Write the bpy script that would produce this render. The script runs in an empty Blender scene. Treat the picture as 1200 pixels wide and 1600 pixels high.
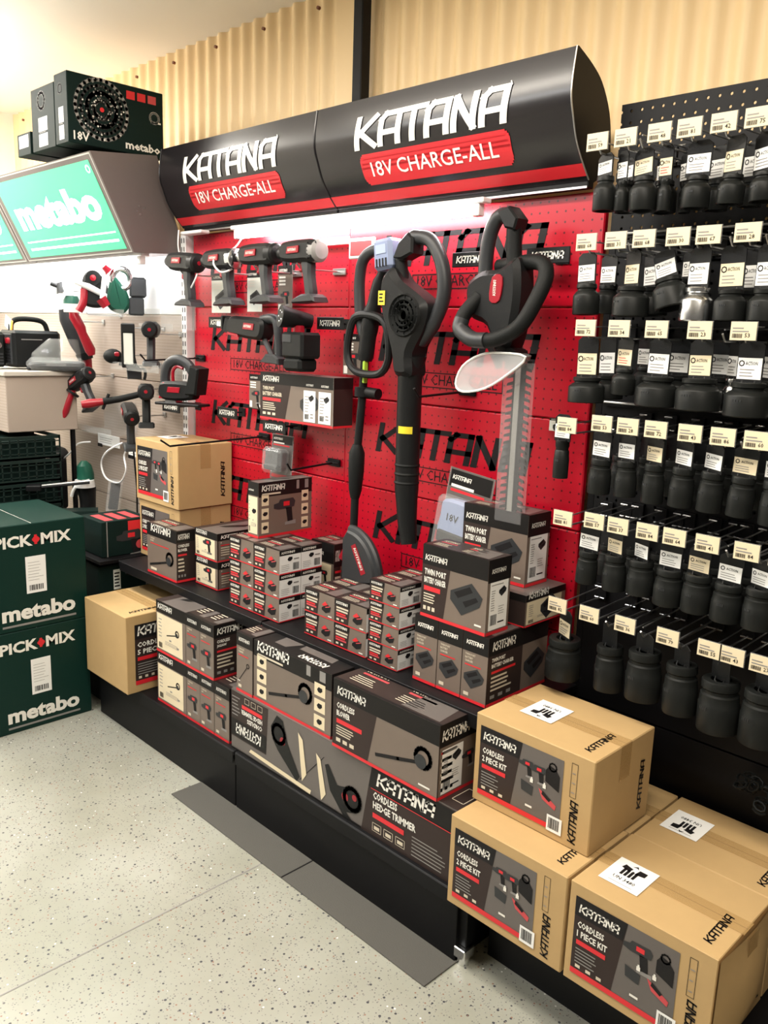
import bpy, math, random
from mathutils import Vector, Matrix
random.seed(7)
S = bpy.context.scene
COL = S.collection
R = math.radians

# ------------------------------------------------------------------ camera, light, exposure
def camera():
    yaw, pitch, roll = -0.78386771, 0.205801585, -0.0353173233
    f = Vector((math.sin(yaw)*math.cos(pitch), math.cos(yaw)*math.cos(pitch), -math.sin(pitch)))
    r = Vector((math.cos(yaw), -math.sin(yaw), 0)); d = f.cross(r)
    r2 = r*math.cos(roll)+d*math.sin(roll); d2 = -r*math.sin(roll)+d*math.cos(roll)
    cd = bpy.data.cameras.new('camera'); cam = bpy.data.objects.new('camera', cd); COL.objects.link(cam)
    m = Matrix((( r2.x, -d2.x, -f.x), (r2.y, -d2.y, -f.y), (r2.z, -d2.z, -f.z))).to_4x4()
    cam.matrix_world = Matrix.Translation((0, 0, 1.45)) @ m
    cd.sensor_fit = 'VERTICAL'; cd.sensor_height = 24; cd.lens = 24*1310.33/1600; cd.clip_start = .05
    S.camera = cam
camera()
S.view_settings.view_transform = 'Standard'; S.view_settings.look = 'None'
S.view_settings.gamma = 1; S.view_settings.use_curve_mapping = False
S.view_settings.exposure = 0.12
W = bpy.data.worlds.new('world'); S.world = W; W.use_nodes = True
W.node_tree.nodes['Background'].inputs[0].default_value = (1, .9, .78, 1)
W.node_tree.nodes['Background'].inputs[1].default_value = .10
def area(name, loc, size, power, color, rot=(0, 0, 0)):
    l = bpy.data.lights.new(name, 'AREA'); l.shape = 'RECTANGLE'; l.size, l.size_y = size
    l.energy = power; l.color = color
    o = bpy.data.objects.new(name, l); o.location = loc; o.rotation_euler = rot; COL.objects.link(o)
area('ceiling_fluorescent_light', (-1.6, .75, 2.52), (2.4, .22), 52, (1, .92, .80))
area('ceiling_fluorescent_light', (-2.9, -.3, 2.52), (1.8, .25), 50, (.95, .97, 1))
area('ceiling_fluorescent_light', (.2, .4, 2.52), (1.5, .25), 38, (1, .92, .80))
area('ceiling_fluorescent_light', (-4.2, .9, 2.52), (1.2, .25), 40, (1, .95, .88))

area('added_ceiling_fill', (-3.0, -1.3, 2.15), (2.4, .3), 46, (1, .96, .90), (math.pi, 0, 0))  # added fill light out of view, aimed up to brighten the ceiling

area('added_ceiling_fill', (-4.3, .75, 2.1), (1.2, .3), 34, (1, .97, .92), (math.pi, 0, 0))  # second added fill, unseen, lifts the left end of the ceiling

# ------------------------------------------------------------------ materials
MATS = {}
def mat(name, c, rough=.5, metal=0, emit=0, ecol=None, noise=0, nscale=30, bump=0, alpha=1, trans=0, coat=0, spec=None):
    if name in MATS: return MATS[name]
    m = bpy.data.materials.new(name); m.use_nodes = True; nt = m.node_tree
    b = nt.nodes['Principled BSDF']; MATS[name] = m
    b.inputs['Base Color'].default_value = (*c, 1); b.inputs['Roughness'].default_value = rough
    b.inputs['Metallic'].default_value = metal; b.inputs['Alpha'].default_value = alpha
    b.inputs['Transmission Weight'].default_value = trans; b.inputs['Coat Weight'].default_value = coat
    if spec is None: spec = .22 if max(c) < .1 else .5
    b.inputs['Specular IOR Level'].default_value = spec
    if emit:
        b.inputs['Emission Color'].default_value = (*(ecol or c), 1); b.inputs['Emission Strength'].default_value = emit
    if noise or bump:
        t = nt.nodes.new('ShaderNodeTexCoord'); n = nt.nodes.new('ShaderNodeTexNoise')
        n.inputs['Scale'].default_value = nscale; n.inputs['Detail'].default_value = 4
        nt.links.new(t.outputs['Object'], n.inputs['Vector'])
        if noise:
            r = nt.nodes.new('ShaderNodeMapRange'); r.inputs[3].default_value = 1-noise; r.inputs[4].default_value = 1+noise
            x = nt.nodes.new('ShaderNodeVectorMath'); x.operation = 'SCALE'; x.inputs[0].default_value = c
            nt.links.new(n.outputs[0], r.inputs[0]); nt.links.new(r.outputs[0], x.inputs['Scale'])
            nt.links.new(x.outputs[0], b.inputs['Base Color'])
        if bump:
            u = nt.nodes.new('ShaderNodeBump'); u.inputs['Strength'].default_value = bump; u.inputs['Distance'].default_value = .002
            nt.links.new(n.outputs[0], u.inputs['Height']); nt.links.new(u.outputs[0], b.inputs['Normal'])
    return m
def mnode(nt, op, a, b=None, c=None):
    n = nt.nodes.new('ShaderNodeMath'); n.operation = op
    for i, v in enumerate((a, b, c)):
        if v is None: continue
        if isinstance(v, (int, float)): n.inputs[i].default_value = v
        else: nt.links.new(v, n.inputs[i])
    return n.outputs[0]
def perforated(name, c, hole, pitch, rad, rough=.4, through=False, zmin=None):
    """steel sheet with a square grid of holes, laid out in the sheet's own object space (x, z)"""
    m = mat(name, c, rough, noise=.04, nscale=6); nt = m.node_tree; b = nt.nodes['Principled BSDF']
    t = nt.nodes.new('ShaderNodeTexCoord'); s = nt.nodes.new('ShaderNodeSeparateXYZ'); nt.links.new(t.outputs['Object'], s.inputs[0])
    q = []
    for k in (0, 2):
        fr = mnode(nt, 'FRACT', mnode(nt, 'DIVIDE', s.outputs[k], pitch)); q.append(mnode(nt, 'POWER', mnode(nt, 'SUBTRACT', fr, .5), 2))
    dist = mnode(nt, 'ADD', q[0], q[1]); h = mnode(nt, 'LESS_THAN', dist, (rad/pitch)**2)
    if through:
        h = mnode(nt, 'SUBTRACT', 1, h); nt.links.new(h, b.inputs['Alpha'])
    else:
        x = nt.nodes.new('ShaderNodeMix'); x.data_type = 'RGBA'
        old = b.inputs['Base Color'].links[0].from_socket
        nt.links.new(h, x.inputs[0]); nt.links.new(old, x.inputs[6]); x.inputs[7].default_value = (*hole, 1)
        nt.links.new(x.outputs[2], b.inputs['Base Color'])
    return m
def floor_mat():
    m = mat('flecked_floor', (.5, .52, .47), .30); nt = m.node_tree; b = nt.nodes['Principled BSDF']
    t = nt.nodes.new('ShaderNodeTexCoord'); base = None
    n = nt.nodes.new('ShaderNodeTexNoise'); n.inputs['Scale'].default_value = 2.2; n.inputs['Detail'].default_value = 5
    nt.links.new(t.outputs['Object'], n.inputs['Vector'])
    cr = nt.nodes.new('ShaderNodeValToRGB'); cr.color_ramp.elements[0].position = .3; cr.color_ramp.elements[1].position = .7
    cr.color_ramp.elements[0].color = (.26, .26, .21, 1); cr.color_ramp.elements[1].color = (.37, .375, .33, 1)
    nt.links.new(n.outputs[0], cr.inputs[0]); base = cr.outputs[0]
    for sc, th, keep, col in ((62, .20, .40, (.05, .05, .06)), (120, .22, .45, (.13, .12, .12)), (55, .13, .15, (.75, .75, .7)), (90, .2, .25, (.25, .13, .09)), (170, .25, .4, (.2, .2, .19))):
        v = nt.nodes.new('ShaderNodeTexVoronoi'); v.inputs['Scale'].default_value = sc
        mp = nt.nodes.new('ShaderNodeMapping'); mp.inputs['Location'].default_value = (sc*.37, sc*.11, 0)
        nt.links.new(t.outputs['Object'], mp.inputs[0]); nt.links.new(mp.outputs[0], v.inputs['Vector'])
        a = mnode(nt, 'LESS_THAN', v.outputs['Distance'], th)
        sp = nt.nodes.new('ShaderNodeSeparateColor'); nt.links.new(v.outputs['Color'], sp.inputs[0])
        k = mnode(nt, 'MULTIPLY', a, mnode(nt, 'LESS_THAN', sp.outputs[0], keep))
        x = nt.nodes.new('ShaderNodeMix'); x.data_type = 'RGBA'; nt.links.new(k, x.inputs[0]); nt.links.new(base, x.inputs[6])
        x.inputs[7].default_value = (*col, 1); base = x.outputs[2]
    nt.links.new(base, b.inputs['Base Color'])
    return m

M_red = perforated('red_perforated_steel', (.47, .002, .017), (.10, .001, .004), .0254, .0028, .33)
M_redplain = mat('red_painted_steel', (.47, .002, .017), .3)
M_print_blk = mat('black_print_on_red', (.012, .010, .011), .5)
M_blkpeg = perforated('black_perforated_steel', (.007, .007, .008), (0, 0, 0), .0254, .0034, .5, through=True)
M_beige = perforated('beige_perforated_panel', (.40, .325, .27), (.22, .17, .13), .0125, .0022, .6)
M_white = mat('white_gloss_board', (.86, .86, .86), .35)
M_blk = mat('black_painted_steel', (.004, .004, .005), .5)
M_blkg = mat('black_gloss_fascia', (.012, .010, .012), .26, spec=.6)
M_blkplas = mat('black_plastic', (.010, .0105, .011), .42, bump=.15, nscale=400)
M_dkplas = mat('charcoal_plastic', (.026, .028, .031), .42, spec=.4)
M_rub = mat('black_rubber_grip', (.006, .007, .007), .6, bump=.3, nscale=300)
M_sock = mat('black_oxide_steel', (.010, .011, .0105), .42, .05, noise=.25, nscale=40)
M_chrome = mat('bright_steel', (.72, .73, .74), .22, 1)
M_wire = mat('zinc_wire', (.5, .5, .5), .3, .9)
M_galv = mat('white_slotted_steel', (.78, .78, .78), .35, .1)
M_kraft = mat('kraft_cardboard', (.46, .305, .135), .75, noise=.06, nscale=25, bump=.12)
M_kraftd = mat('kraft_slit_shadow_gap', (.16, .08, .03), .8)
M_tape = mat('clear_brown_packing_tape', (.50, .32, .13), .22, alpha=.5)
M_paper = mat('white_paper', (.85, .85, .83), .55)
M_cream = mat('cream_price_paper', (.72, .62, .43), .55)
M_ink = mat('black_ink', (.012, .011, .012), .5)
M_inkb = mat('soft_black_ink', (.010, .009, .009), .42)
M_inkg = mat('grey_ink', (.25, .24, .23), .5)
M_inkl = mat('light_ink', (.80, .78, .72), .5)
M_inkc = mat('cream_ink', (.62, .55, .43), .5)
M_inkr = mat('red_ink', (.66, .02, .03), .4)
M_inkp = mat('pink_red_ink', (.55, .06, .07), .4)
M_taupe = mat('taupe_printed_card', (.165, .128, .104), .34, noise=.1, nscale=8)
M_dktaupe = mat('dark_brown_printed_card', (.034, .023, .021), .36)
M_midtaupe = mat('grey_printed_card', (.12, .105, .098), .32)
M_logo = mat('logo_white_vinyl', (.9, .88, .82), .3)
M_green = mat('dark_green_card', (.003, .024, .018), .45, noise=.06, nscale=5)
M_greenp = mat('green_plastic', (.01, .07, .045), .35)
M_navy = mat('near_black_green_card', (.006, .016, .014), .6, spec=.1)
M_brownsteel = mat('grey_brown_painted_steel', (.13, .105, .10), .45)
M_clear = mat('clear_plastic', (.85, .87, .87), .08, alpha=.14)
M_haze = mat('smoky_plastic_sheet', (.45, .46, .45), .12, alpha=.28)
M_redplas = mat('red_plastic', (.30, .005, .016), .3)
M_blue = mat('blue_grey_plastic', (.22, .27, .42), .35)
M_yel = mat('yellow_sticker', (.75, .62, .03), .5)
M_lime = mat('lime_plastic', (.35, .55, .05), .4)
M_tube = mat('lit_fluorescent_tube', (1, 1, 1), .5, emit=26, ecol=(1, .97, .97))
M_tube2 = mat('lit_header_tube', (1, 1, 1), .5, emit=30, ecol=(1, .99, .97))
M_mat = mat('grey_rubber_mat', (.085, .082, .074), .75, bump=.5, nscale=250)
M_tan = mat('tan_corrugated_iron', (.88, .65, .35), .42, noise=.04, nscale=3)
M_ceil = mat('off_white_ceiling', (.88, .84, .76), .8)
M_lens = mat('torch_lens', (.9, .9, .92), .1, emit=.3)
M_panelgrey = mat('pale_lamp_panel', (.75, .78, .72), .4)

# ------------------------------------------------------------------ mesh builder
def ident(): return Matrix.Identity(4)
class MB:
    def __init__(s): s.v = []; s.f = []; s.m = []; s.mats = []; s.T = ident()
    def mi(s, m):
        if m not in s.mats: s.mats.append(m)
        return s.mats.index(m)
    def add(s, vs, fs, m):
        k = len(s.v); i = s.mi(m)
        s.v += [tuple(s.T @ Vector(v)) for v in vs]
        for f in fs: s.f.append(tuple(a+k for a in f)); s.m.append(i)
    def box(s, x0, x1, y0, y1, z0, z1, m, b=0):
        if x0 > x1: x0, x1 = x1, x0
        if y0 > y1: y0, y1 = y1, y0
        if z0 > z1: z0, z1 = z1, z0
        if b <= 0:
            vs = [(x, y, z) for x in (x0, x1) for y in (y0, y1) for z in (z0, z1)]
            s.add(vs, [(0, 1, 3, 2), (4, 6, 7, 5), (0, 4, 5, 1), (2, 3, 7, 6), (0, 2, 6, 4), (1, 5, 7, 3)], m); return
        b = min(b, (x1-x0)/2.01, (y1-y0)/2.01, (z1-z0)/2.01)
        lo = (x0, y0, z0); hi = (x1, y1, z1); idx = {}; vs = []
        for c in [(i, j, k) for i in (0, 1) for j in (0, 1) for k in (0, 1)]:
            for ax in range(3):     # vertex lying on the face normal to ax
                p = []
                for a in range(3):
                    e = hi[a] if c[a] else lo[a]
                    p.append(e if a == ax else (e-b if c[a] else e+b))
                idx[c, ax] = len(vs); vs.append(tuple(p))
        fs = []
        for ax in range(3):
            o = [a for a in range(3) if a != ax]
            for sgn in (0, 1):
                r = []
                for (i, j) in ((0, 0), (1, 0), (1, 1), (0, 1)):
                    c = [0, 0, 0]; c[ax] = sgn; c[o[0]] = i; c[o[1]] = j; r.append(idx[tuple(c), ax])
                fs.append(tuple(r if (sgn == 1) != (ax == 1) else r[::-1]))
            for (i, j) in ((0, 0), (1, 0), (1, 1), (0, 1)):
                c0 = [0, 0, 0]; c0[o[0]] = i; c0[o[1]] = j; c1 = list(c0); c1[ax] = 1
                fs.append((idx[tuple(c0), o[0]], idx[tuple(c1), o[0]], idx[tuple(c1), o[1]], idx[tuple(c0), o[1]]))
        for c in [(i, j, k) for i in (0, 1) for j in (0, 1) for k in (0, 1)]:
            fs.append((idx[c, 0], idx[c, 1], idx[c, 2]))
        s.add(vs, fs, m)
    def tube(s, pts, r, m, n=10, closed=False, flat=1.0, caps=True):
        P = [Vector(p) for p in pts]; N = len(P)
        rs = r if isinstance(r, (list, tuple)) else [r]*N
        tan = []
        for i in range(N):
            a = P[(i-1) % N] if (closed or i > 0) else P[i]; b = P[(i+1) % N] if (closed or i < N-1) else P[i]
            tan.append((b-a).normalized())
        up = Vector((0, 1, 0)) if abs(tan[0].y) < .9 else Vector((1, 0, 0))
        vs = []; fs = []
        for i in range(N):
            u = (up - tan[i]*up.dot(tan[i])).normalized(); w = tan[i].cross(u); up = u
            for k in range(n):
                a = 2*math.pi*k/n
                vs.append(P[i] + u*math.cos(a)*rs[i]*flat + w*math.sin(a)*rs[i])
        for i in range(N if closed else N-1):
            j = (i+1) % N
            for k in range(n):
                l = (k+1) % n; fs.append((i*n+k, i*n+l, j*n+l, j*n+k))
        if caps and not closed:
            fs.append(tuple(range(n))[::-1]); fs.append(tuple((N-1)*n+k for k in range(n)))
        s.add(vs, fs, m)
    def cyl(s, a, b, r, m, r2=None, n=16): s.tube([a, b], [r, r if r2 is None else r2], m, n)
    def lathe(s, prof, m, c=(0, 0, 0), n=24, ax='z'):
        vs = []; fs = []
        for (r, h) in prof:
            for k in range(n):
                a = 2*math.pi*k/n; p, q = r*math.cos(a), r*math.sin(a)
                v = {'z': (p, q, h), 'y': (p, h, q), 'x': (h, p, q)}[ax]
                vs.append((v[0]+c[0], v[1]+c[1], v[2]+c[2]))
        for i in range(len(prof)-1):
            for k in range(n):
                l = (k+1) % n; fs.append((i*n+k, i*n+l, (i+1)*n+l, (i+1)*n+k))
        if prof[0][0] > 1e-5: fs.append(tuple(range(n))[::-1])
        if prof[-1][0] > 1e-5: fs.append(tuple((len(prof)-1)*n+k for k in range(n)))
        s.add(vs, fs, m)
    def prism(s, poly, y0, y1, m, b=0.0):
        """(x, z) outline extruded along y with chamfered rims"""
        n = len(poly); A = sum(poly[i][0]*poly[(i+1) % n][1]-poly[(i+1) % n][0]*poly[i][1] for i in range(n))
        if A < 0: poly = poly[::-1]
        ins = []
        for i in range(n):
            p, q, r_ = Vector(poly[i-1]), Vector(poly[i]), Vector(poly[(i+1) % n])
            e1 = (q-p).normalized() if (q-p).length > 1e-9 else Vector((1, 0)); e2 = (r_-q).normalized() if (r_-q).length > 1e-9 else e1
            nn = Vector((-e1.y-e2.y, e1.x+e2.x)); nn = nn.normalized() if nn.length > 1e-6 else Vector((-e1.y, e1.x))
            ins.append((q.x+nn.x*b, q.y+nn.y*b))
        if b > 0: rings = [(ins, y0), (poly, y0+b), (poly, y1-b), (ins, y1)]
        else: rings = [(poly, y0), (poly, y1)]
        vs = [(p[0], y, p[1]) for ring, y in rings for p in ring]; fs = []
        for i in range(len(rings)-1):
            for k in range(n):
                l = (k+1) % n; fs.append((i*n+k, i*n+l, (i+1)*n+l, (i+1)*n+k))
        fs.append(tuple(range(n))[::-1]); fs.append(tuple((len(rings)-1)*n+k for k in range(n)))
        s.add(vs, fs, m)
    def sphere(s, c, r, m, n=16, sc=(1, 1, 1)):
        prof = [(max(1e-6, r*math.sin(math.pi*i/(n//2)))*1, -r*math.cos(math.pi*i/(n//2))) for i in range(n//2+1)]
        T = s.T; s.T = T @ Matrix.Translation(c) @ Matrix.Diagonal((*sc, 1)); s.lathe(prof, m, n=n); s.T = T
    def build(s, name, parent=None, loc=(0, 0, 0), rot=(0, 0, 0), sharp=32):
        me = bpy.data.meshes.new(name); me.from_pydata(s.v, [], s.f)
        for m in s.mats: me.materials.append(m)
        me.polygons.foreach_set('material_index', s.m)
        me.polygons.foreach_set('use_smooth', [True]*len(s.f)); me.update()
        me.set_sharp_from_angle(angle=R(sharp))
        o = bpy.data.objects.new(name, me); o.location = loc; o.rotation_euler = rot; COL.objects.link(o)
        if parent is not None: o.parent = parent
        return o
def smooth(pts, n=5, closed=True):
    N = len(pts); out = []
    for i in range(N if closed else N-1):
        g = lambda k: Vector(pts[k % N]) if closed else Vector(pts[max(0, min(N-1, k))])
        p0, p1, p2, p3 = g(i-1), g(i), g(i+1), g(i+2)
        for k in range(n):
            t = k/n
            out.append(tuple(.5*((2*p1)+(p2-p0)*t+(2*p0-5*p1+4*p2-p3)*t*t+(3*p1-p0-3*p2+p3)*t**3)))
    if not closed: out.append(tuple(pts[-1]))
    return out
def tag(o, label, cat, group=None):
    o['label'] = label; o['category'] = cat
    if group: o['group'] = group
    return o
def thing(name, label, cat, loc=(0, 0, 0), rot=(0, 0, 0), group=None):
    o = bpy.data.objects.new(name, None); o.empty_display_size = .05; COL.objects.link(o)
    o.location = loc; o.rotation_euler = rot
    return tag(o, label, cat, group)
def struct(o): o['kind'] = 'structure'; return o

# ------------------------------------------------------------------ print on faces
TXT = {}
def textmesh(body, off=0.0, res=2):
    k = (body, off, res)
    if k not in TXT:
        cu = bpy.data.curves.new('t', 'FONT'); cu.body = body; cu.size = 1; cu.offset = off; cu.resolution_u = res; cu.fill_mode = 'FRONT'
        o = bpy.data.objects.new('t', cu); me = o.to_mesh()
        vs = [(v.co.x, v.co.y) for v in me.vertices]; fs = [tuple(p.vertices) for p in me.polygons]
        o.to_mesh_clear(); bpy.data.objects.remove(o); bpy.data.curves.remove(cu)
        if vs:
            x0 = min(v[0] for v in vs); x1 = max(v[0] for v in vs); y0 = min(v[1] for v in vs); y1 = max(v[1] for v in vs)
            vs = [((x-x0)/(x1-x0), (y-y0)/(y1-y0)) for x, y in vs]
            TXT[k] = (vs, fs, (x1-x0)/(y1-y0))
        else: TXT[k] = ([], [], 1)
    return TXT[k]
LOGO = {}
def logo_strokes(word):
    """angular italic lettering drawn from square strokes"""
    if word in LOGO: return LOGO[word]
    x = 0; L = []; t = .19
    for ch in word:
        if ch == 'K': L += [[(x, 0), (x, 1)], [(x+.1, .45), (x+.62, 1)], [(x+.1, .5), (x+.62, 0)]]; x += .84
        elif ch == 'A': L += [[(x, 0), (x, .82), (x+.14, 1), (x+.6, 1), (x+.6, 0)], [(x, .36), (x+.6, .36)]]; x += .83
        elif ch == 'T': L += [[(x-.1, 1), (x+.6, 1)], [(x+.25, 1), (x+.25, 0)]]; x += .72
        elif ch == 'N': L += [[(x, 0), (x, 1), (x+.56, 0), (x+.56, 1)]]; x += .82
    LOGO[word] = (L, x-.22, t); return LOGO[word]
class Face:
    """printing surface: O origin (lower left), U right, V up, N outward"""
    def __init__(s, B, O, U, V, w, h):
        s.B = B; s.O = Vector(O); s.U = Vector(U); s.V = Vector(V); s.N = s.U.cross(s.V); s.w = w; s.h = h
    def P(s, u, v, l): return s.O + s.U*u + s.V*v + s.N*(.0004*l)
    def poly(s, pts, m, l=1): s.B.add([s.P(u, v, l) for u, v in pts], [tuple(range(len(pts)))], m)
    def rect(s, u0, v0, u1, v1, m, l=1): s.poly([(u0, v0), (u1, v0), (u1, v1), (u0, v1)], m, l)
    def rel(s, u0, v0, u1, v1, m, l=1): s.rect(u0*s.w, v0*s.h, u1*s.w, v1*s.h, m, l)
    def frame(s, u0, v0, u1, v1, t, m, l=1):
        s.rect(u0, v0, u1, v0+t, m, l); s.rect(u0, v1-t, u1, v1, m, l); s.rect(u0, v0, u0+t, v1, m, l); s.rect(u1-t, v0, u1, v1, m, l)
    def stroke(s, pts, t, m, l=1, sh=0):
        for a, b in zip(pts, pts[1:]):
            A = Vector((a[0], a[1])); B_ = Vector((b[0], b[1])); d = (B_-A); 
            if d.length < 1e-9: continue
            d.normalize(); e = d*(t/2); n = Vector((-d.y, d.x))*(t/2)
            q = [A-e+n, A-e-n, B_+e-n, B_+e+n]
            s.poly([(p.x+sh*p.y, p.y) for p in q][::1], m, l)
    def disc(s, c, r, m, l=1, n=18): s.poly([(c[0]+r*math.cos(2*math.pi*k/n), c[1]+r*math.sin(2*math.pi*k/n)) for k in range(n)], m, l)
    def ring(s, c, r, t, m, l=1, n=20, a0=0, a1=360):
        pts = [(c[0]+r*math.cos(R(a0+(a1-a0)*k/n)), c[1]+r*math.sin(R(a0+(a1-a0)*k/n))) for k in range(n+1)]
        s.stroke(pts, t, m, l)
    def text(s, body, u, v, h, m, w=None, l=2, off=.012, rot=0, res=1, shear=0, center=False):
        vs, fs, asp = textmesh(body, off, res); W_ = w if w else asp*h
        if center: u -= W_/2
        c, sn = math.cos(R(rot)), math.sin(R(rot)); out = []
        for a, b in vs:
            x, y = a*W_+shear*b*h, b*h
            out.append(s.P(u+x*c-y*sn, v+x*sn+y*c, l))
        s.B.add(out, fs, m)
    def logo(s, u, v, w, m, l=2, h=None, rot=0, word='KATANA', t=None):
        L, W_, tt = logo_strokes(word); sh = .16; W_ = W_+sh; h = h or w*.225; tt = t or tt
        c, sn = math.cos(R(rot)), math.sin(R(rot)); k = w/(W_)
        for st in L:
            for a, b in zip(st, st[1:]):
                A = Vector(a); B_ = Vector(b); d = (B_-A).normalized(); e = d*tt/2; n = Vector((-d.y, d.x))*tt/2
                q = []
                for p in (A-e+n, A-e-n, B_+e-n, B_+e+n):
                    yy = p.y*(1-tt)+tt/2; x, y = (p.x+tt/2+sh*yy)*k, yy*h
                    q.append((u+x*c-y*sn, v+x*sn+y*c))
                s.poly(q, m, l)
    def lines(s, u0, v0, u1, v1, n, m, l=2, fill=.45, rag=.3):
        dv = (v1-v0)/n; rr = random.Random(int(1e6*(u0+v0+u1)) % 9999)
        for k in range(n):
            s.rect(u0, v0+dv*(k+.2), u1-(u1-u0)*rag*rr.random(), v0+dv*(k+.2+fill), m, l)
    def barcode(s, u0, v0, u1, v1, l=3):
        m = M_ink
        rr = random.Random(3); u = u0
        while u < u1:
            w = (u1-u0)*rr.choice((.03, .05, .08)); s.rect(u, v0, min(u+w, u1), v1, m, l); u += w+(u1-u0)*rr.choice((.03, .05))
    # simple printed pictures, centred on (u, v), about s metres across
    def pic(s, kind, u, v, z, l=2):
        Q = lambda *p: [(u+a*z, v+b*z) for a, b in p]
        if kind == 'drill':
            s.poly(Q((-.5, .1), (-.3, .05), (.1, .05), (.35, .1), (.4, .28), (.3, .4), (-.25, .38), (-.3, .28), (-.5, .24)), M_dkplas, l)
            s.poly(Q((.0, .08), (.25, .08), (.3, -.38), (.08, -.4)), M_ink, l); s.poly(Q((-.02, -.4), (.42, -.36), (.42, -.5), (-.04, -.5)), M_inkg, l)
            s.poly(Q((-.1, .15), (.15, .15), (.15, .3), (-.1, .3)), M_inkr, l+1)
        elif kind == 'blower':
            s.stroke(Q((-.5, -.22), (-.1, -.12), (.2, -.04)), .05*z, M_ink, l); s.ring((u+.34*z, v+.06*z), .13*z, .06*z, M_ink, l, 14)
            s.disc((u+.3*z, v+.0*z), .1*z, M_dkplas, l+1)
        elif kind == 'trimmer':
            s.stroke(Q((-.45, -.5), (.2, .3)), .035*z, M_ink, l); s.ring((u+.27*z, v+.38*z), .1*z, .04*z, M_ink, l, 12); s.stroke(Q((-.5, -.5), (-.36, -.5)), .05*z, M_inkl, l)
        elif kind == 'charger':
            s.poly(Q((-.5, .1), (.15, .42), (.5, .12), (.42, -.12), (-.12, -.45), (-.5, -.12)), M_dkplas, l)
            s.poly(Q((-.38, .08), (.1, .32), (.2, .2), (-.25, -.04)), M_ink, l+1); s.poly(Q((-.1, -.1), (.3, .1), (.38, .02), (0, -.22)), M_ink, l+1)
        elif kind == 'battery':
            s.poly(Q((-.4, -.1), (.1, .25), (.5, .1), (.4, -.25), (0, -.4), (-.4, -.25)), M_ink, l); s.poly(Q((-.4, .1), (-.05, .38), (.2, .2), (-.15, .05)), M_inkr, l+1)
            s.stroke(Q((.0, .0), (.38, .12)), .06*z, M_inkp, l+1)
        elif kind == 'mini':
            s.poly(Q((-.5, 0), (-.2, .35), (.45, .3), (.5, -.05), (.1, -.35), (-.3, -.3)), M_ink, l)
        elif kind == 'hedge':
            s.poly(Q((.0, .34), (.2, .44), (.38, .15), (.3, -.1), (.42, -.4), (.2, -.44), (-.02, -.1)), M_blkplas, l)
            s.ring((u+.2*z, v+.22*z), .13*z, .05*z, M_ink, l+1, 14); s.poly(Q((-.1, .2), (-.02, .24), (.12, -.34), (.02, -.38)), M_inkl, l+2)
            s.disc((u+.16*z, v-.05*z), .06*z, M_inkr, l+2, 10)
        elif kind in ('kit', 'kit1'):
            if kind == 'kit': s.pic('drill', u-.30*z, v+.20*z, .40*z, l); s.pic('drill', u-.02*z, v+.18*z, .42*z, l+1)
            else: s.pic('drill', u-.18*z, v+.20*z, .62*z, l)
            for dx in (-.2, .1): s.rect(u+dx*z, v-.06*z, u+(dx+.07)*z, v+.02*z, M_inkl, l+3); s.poly(Q((dx+.015, .02), (dx+.055, .02), (dx+.05, .06), (dx+.02, .06)), M_inkl, l+3)
            s.poly(Q((.14, .1), (.46, -.02), (.46, .3), (.36, .42), (.22, .46), (.14, .34)), M_ink, l); s.ring((u+.29*z, v+.44*z), .08*z, .03*z, M_ink, l, 10)
            s.poly(Q((-.42, -.08), (-.12, -.14), (-.14, -.34), (-.4, -.3)), M_dkplas, l)
            s.poly(Q((.0, -.1), (.2, -.2), (.42, -.32), (.4, -.42), (.1, -.3)), M_inkp, l); s.poly(Q((.1, -.12), (.3, -.24), (.26, -.3), (.08, -.2)), M_ink, l+1)
M_tube3 = mat('lit_warm_tube', (1, .95, .8), .5, emit=45, ecol=(1, .93, .80))

# ------------------------------------------------------------------ the room
def plane(name, x0, x1, y0, y1, z, m):
    B = MB(); B.add([(x0, y0, z), (x1, y0, z), (x1, y1, z), (x0, y1, z)], [(0, 1, 2, 3)], m); return struct(B.build(name))
def room():
    plane('floor', -6, 3, -4, 2.1, 0, floor_mat())
    plane('ceiling', -6, 3, -4, 2.1, 2.565, M_ceil)
    B = MB(); n = 900; x0, x1 = -6.0, 2.0; vs = []; fs = []
    for i in range(n+1):
        x = x0+(x1-x0)*i/n; flat = -2.30 < x < -2.10
        y = 2.0 - (0 if flat else .009*math.sin(2*math.pi*(x+2.3)/.0762))
        vs += [(x, y, 0), (x, y, 2.64)]
    for i in range(n): fs.append((2*i, 2*i+2, 2*i+3, 2*i+1))
    B.add(vs, fs, M_tan); struct(B.build('wall_back', sharp=80))
    B = MB(); B.box(-5.0, -4.95, -3.8, 2.0, 0, 2.565, M_ceil); struct(B.build('wall_left'))
    B = MB(); B.box(-2.142, -2.10, 1.935, 1.975, 0, 2.6, M_blk, .003); struct(B.build('trim_1'))
    # expansion joint of the floor, running from the aisle to the display
    B = MB(); B.add([(-1.693, 1.26, .0008), (-1.689, 1.26, .0008), (-1.689, -2.5, .0008), (-1.693, -2.5, .0008)], [(0, 1, 2, 3)], M_inkg); o = B.build('floor_joint'); o['kind'] = 'structure'
    # small drips of rust below the sheet screws are left out; screw heads along the top of the sheet
    B = MB()
    for k in range(9): B.cyl((-2.38-k*.305, 1.988, 2.52), (-2.38-k*.305, 1.998, 2.52), .006, mat('rusty_screw', (.22, .08, .04), .7), n=8)
    o = B.build('trim_2'); o['kind'] = 'structure'
room()
B = MB(); B.box(-2.17, -1.075, 1.262, 1.395, 0.0005, .004, M_mat, .001)
B.box(-1.605, -1.600, 1.262, 1.395, .0035, .0043, M_inkb)
tag(B.build('floor_mat'), 'grey rubber mat strip on the floor along the black plinth', 'mat')

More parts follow.
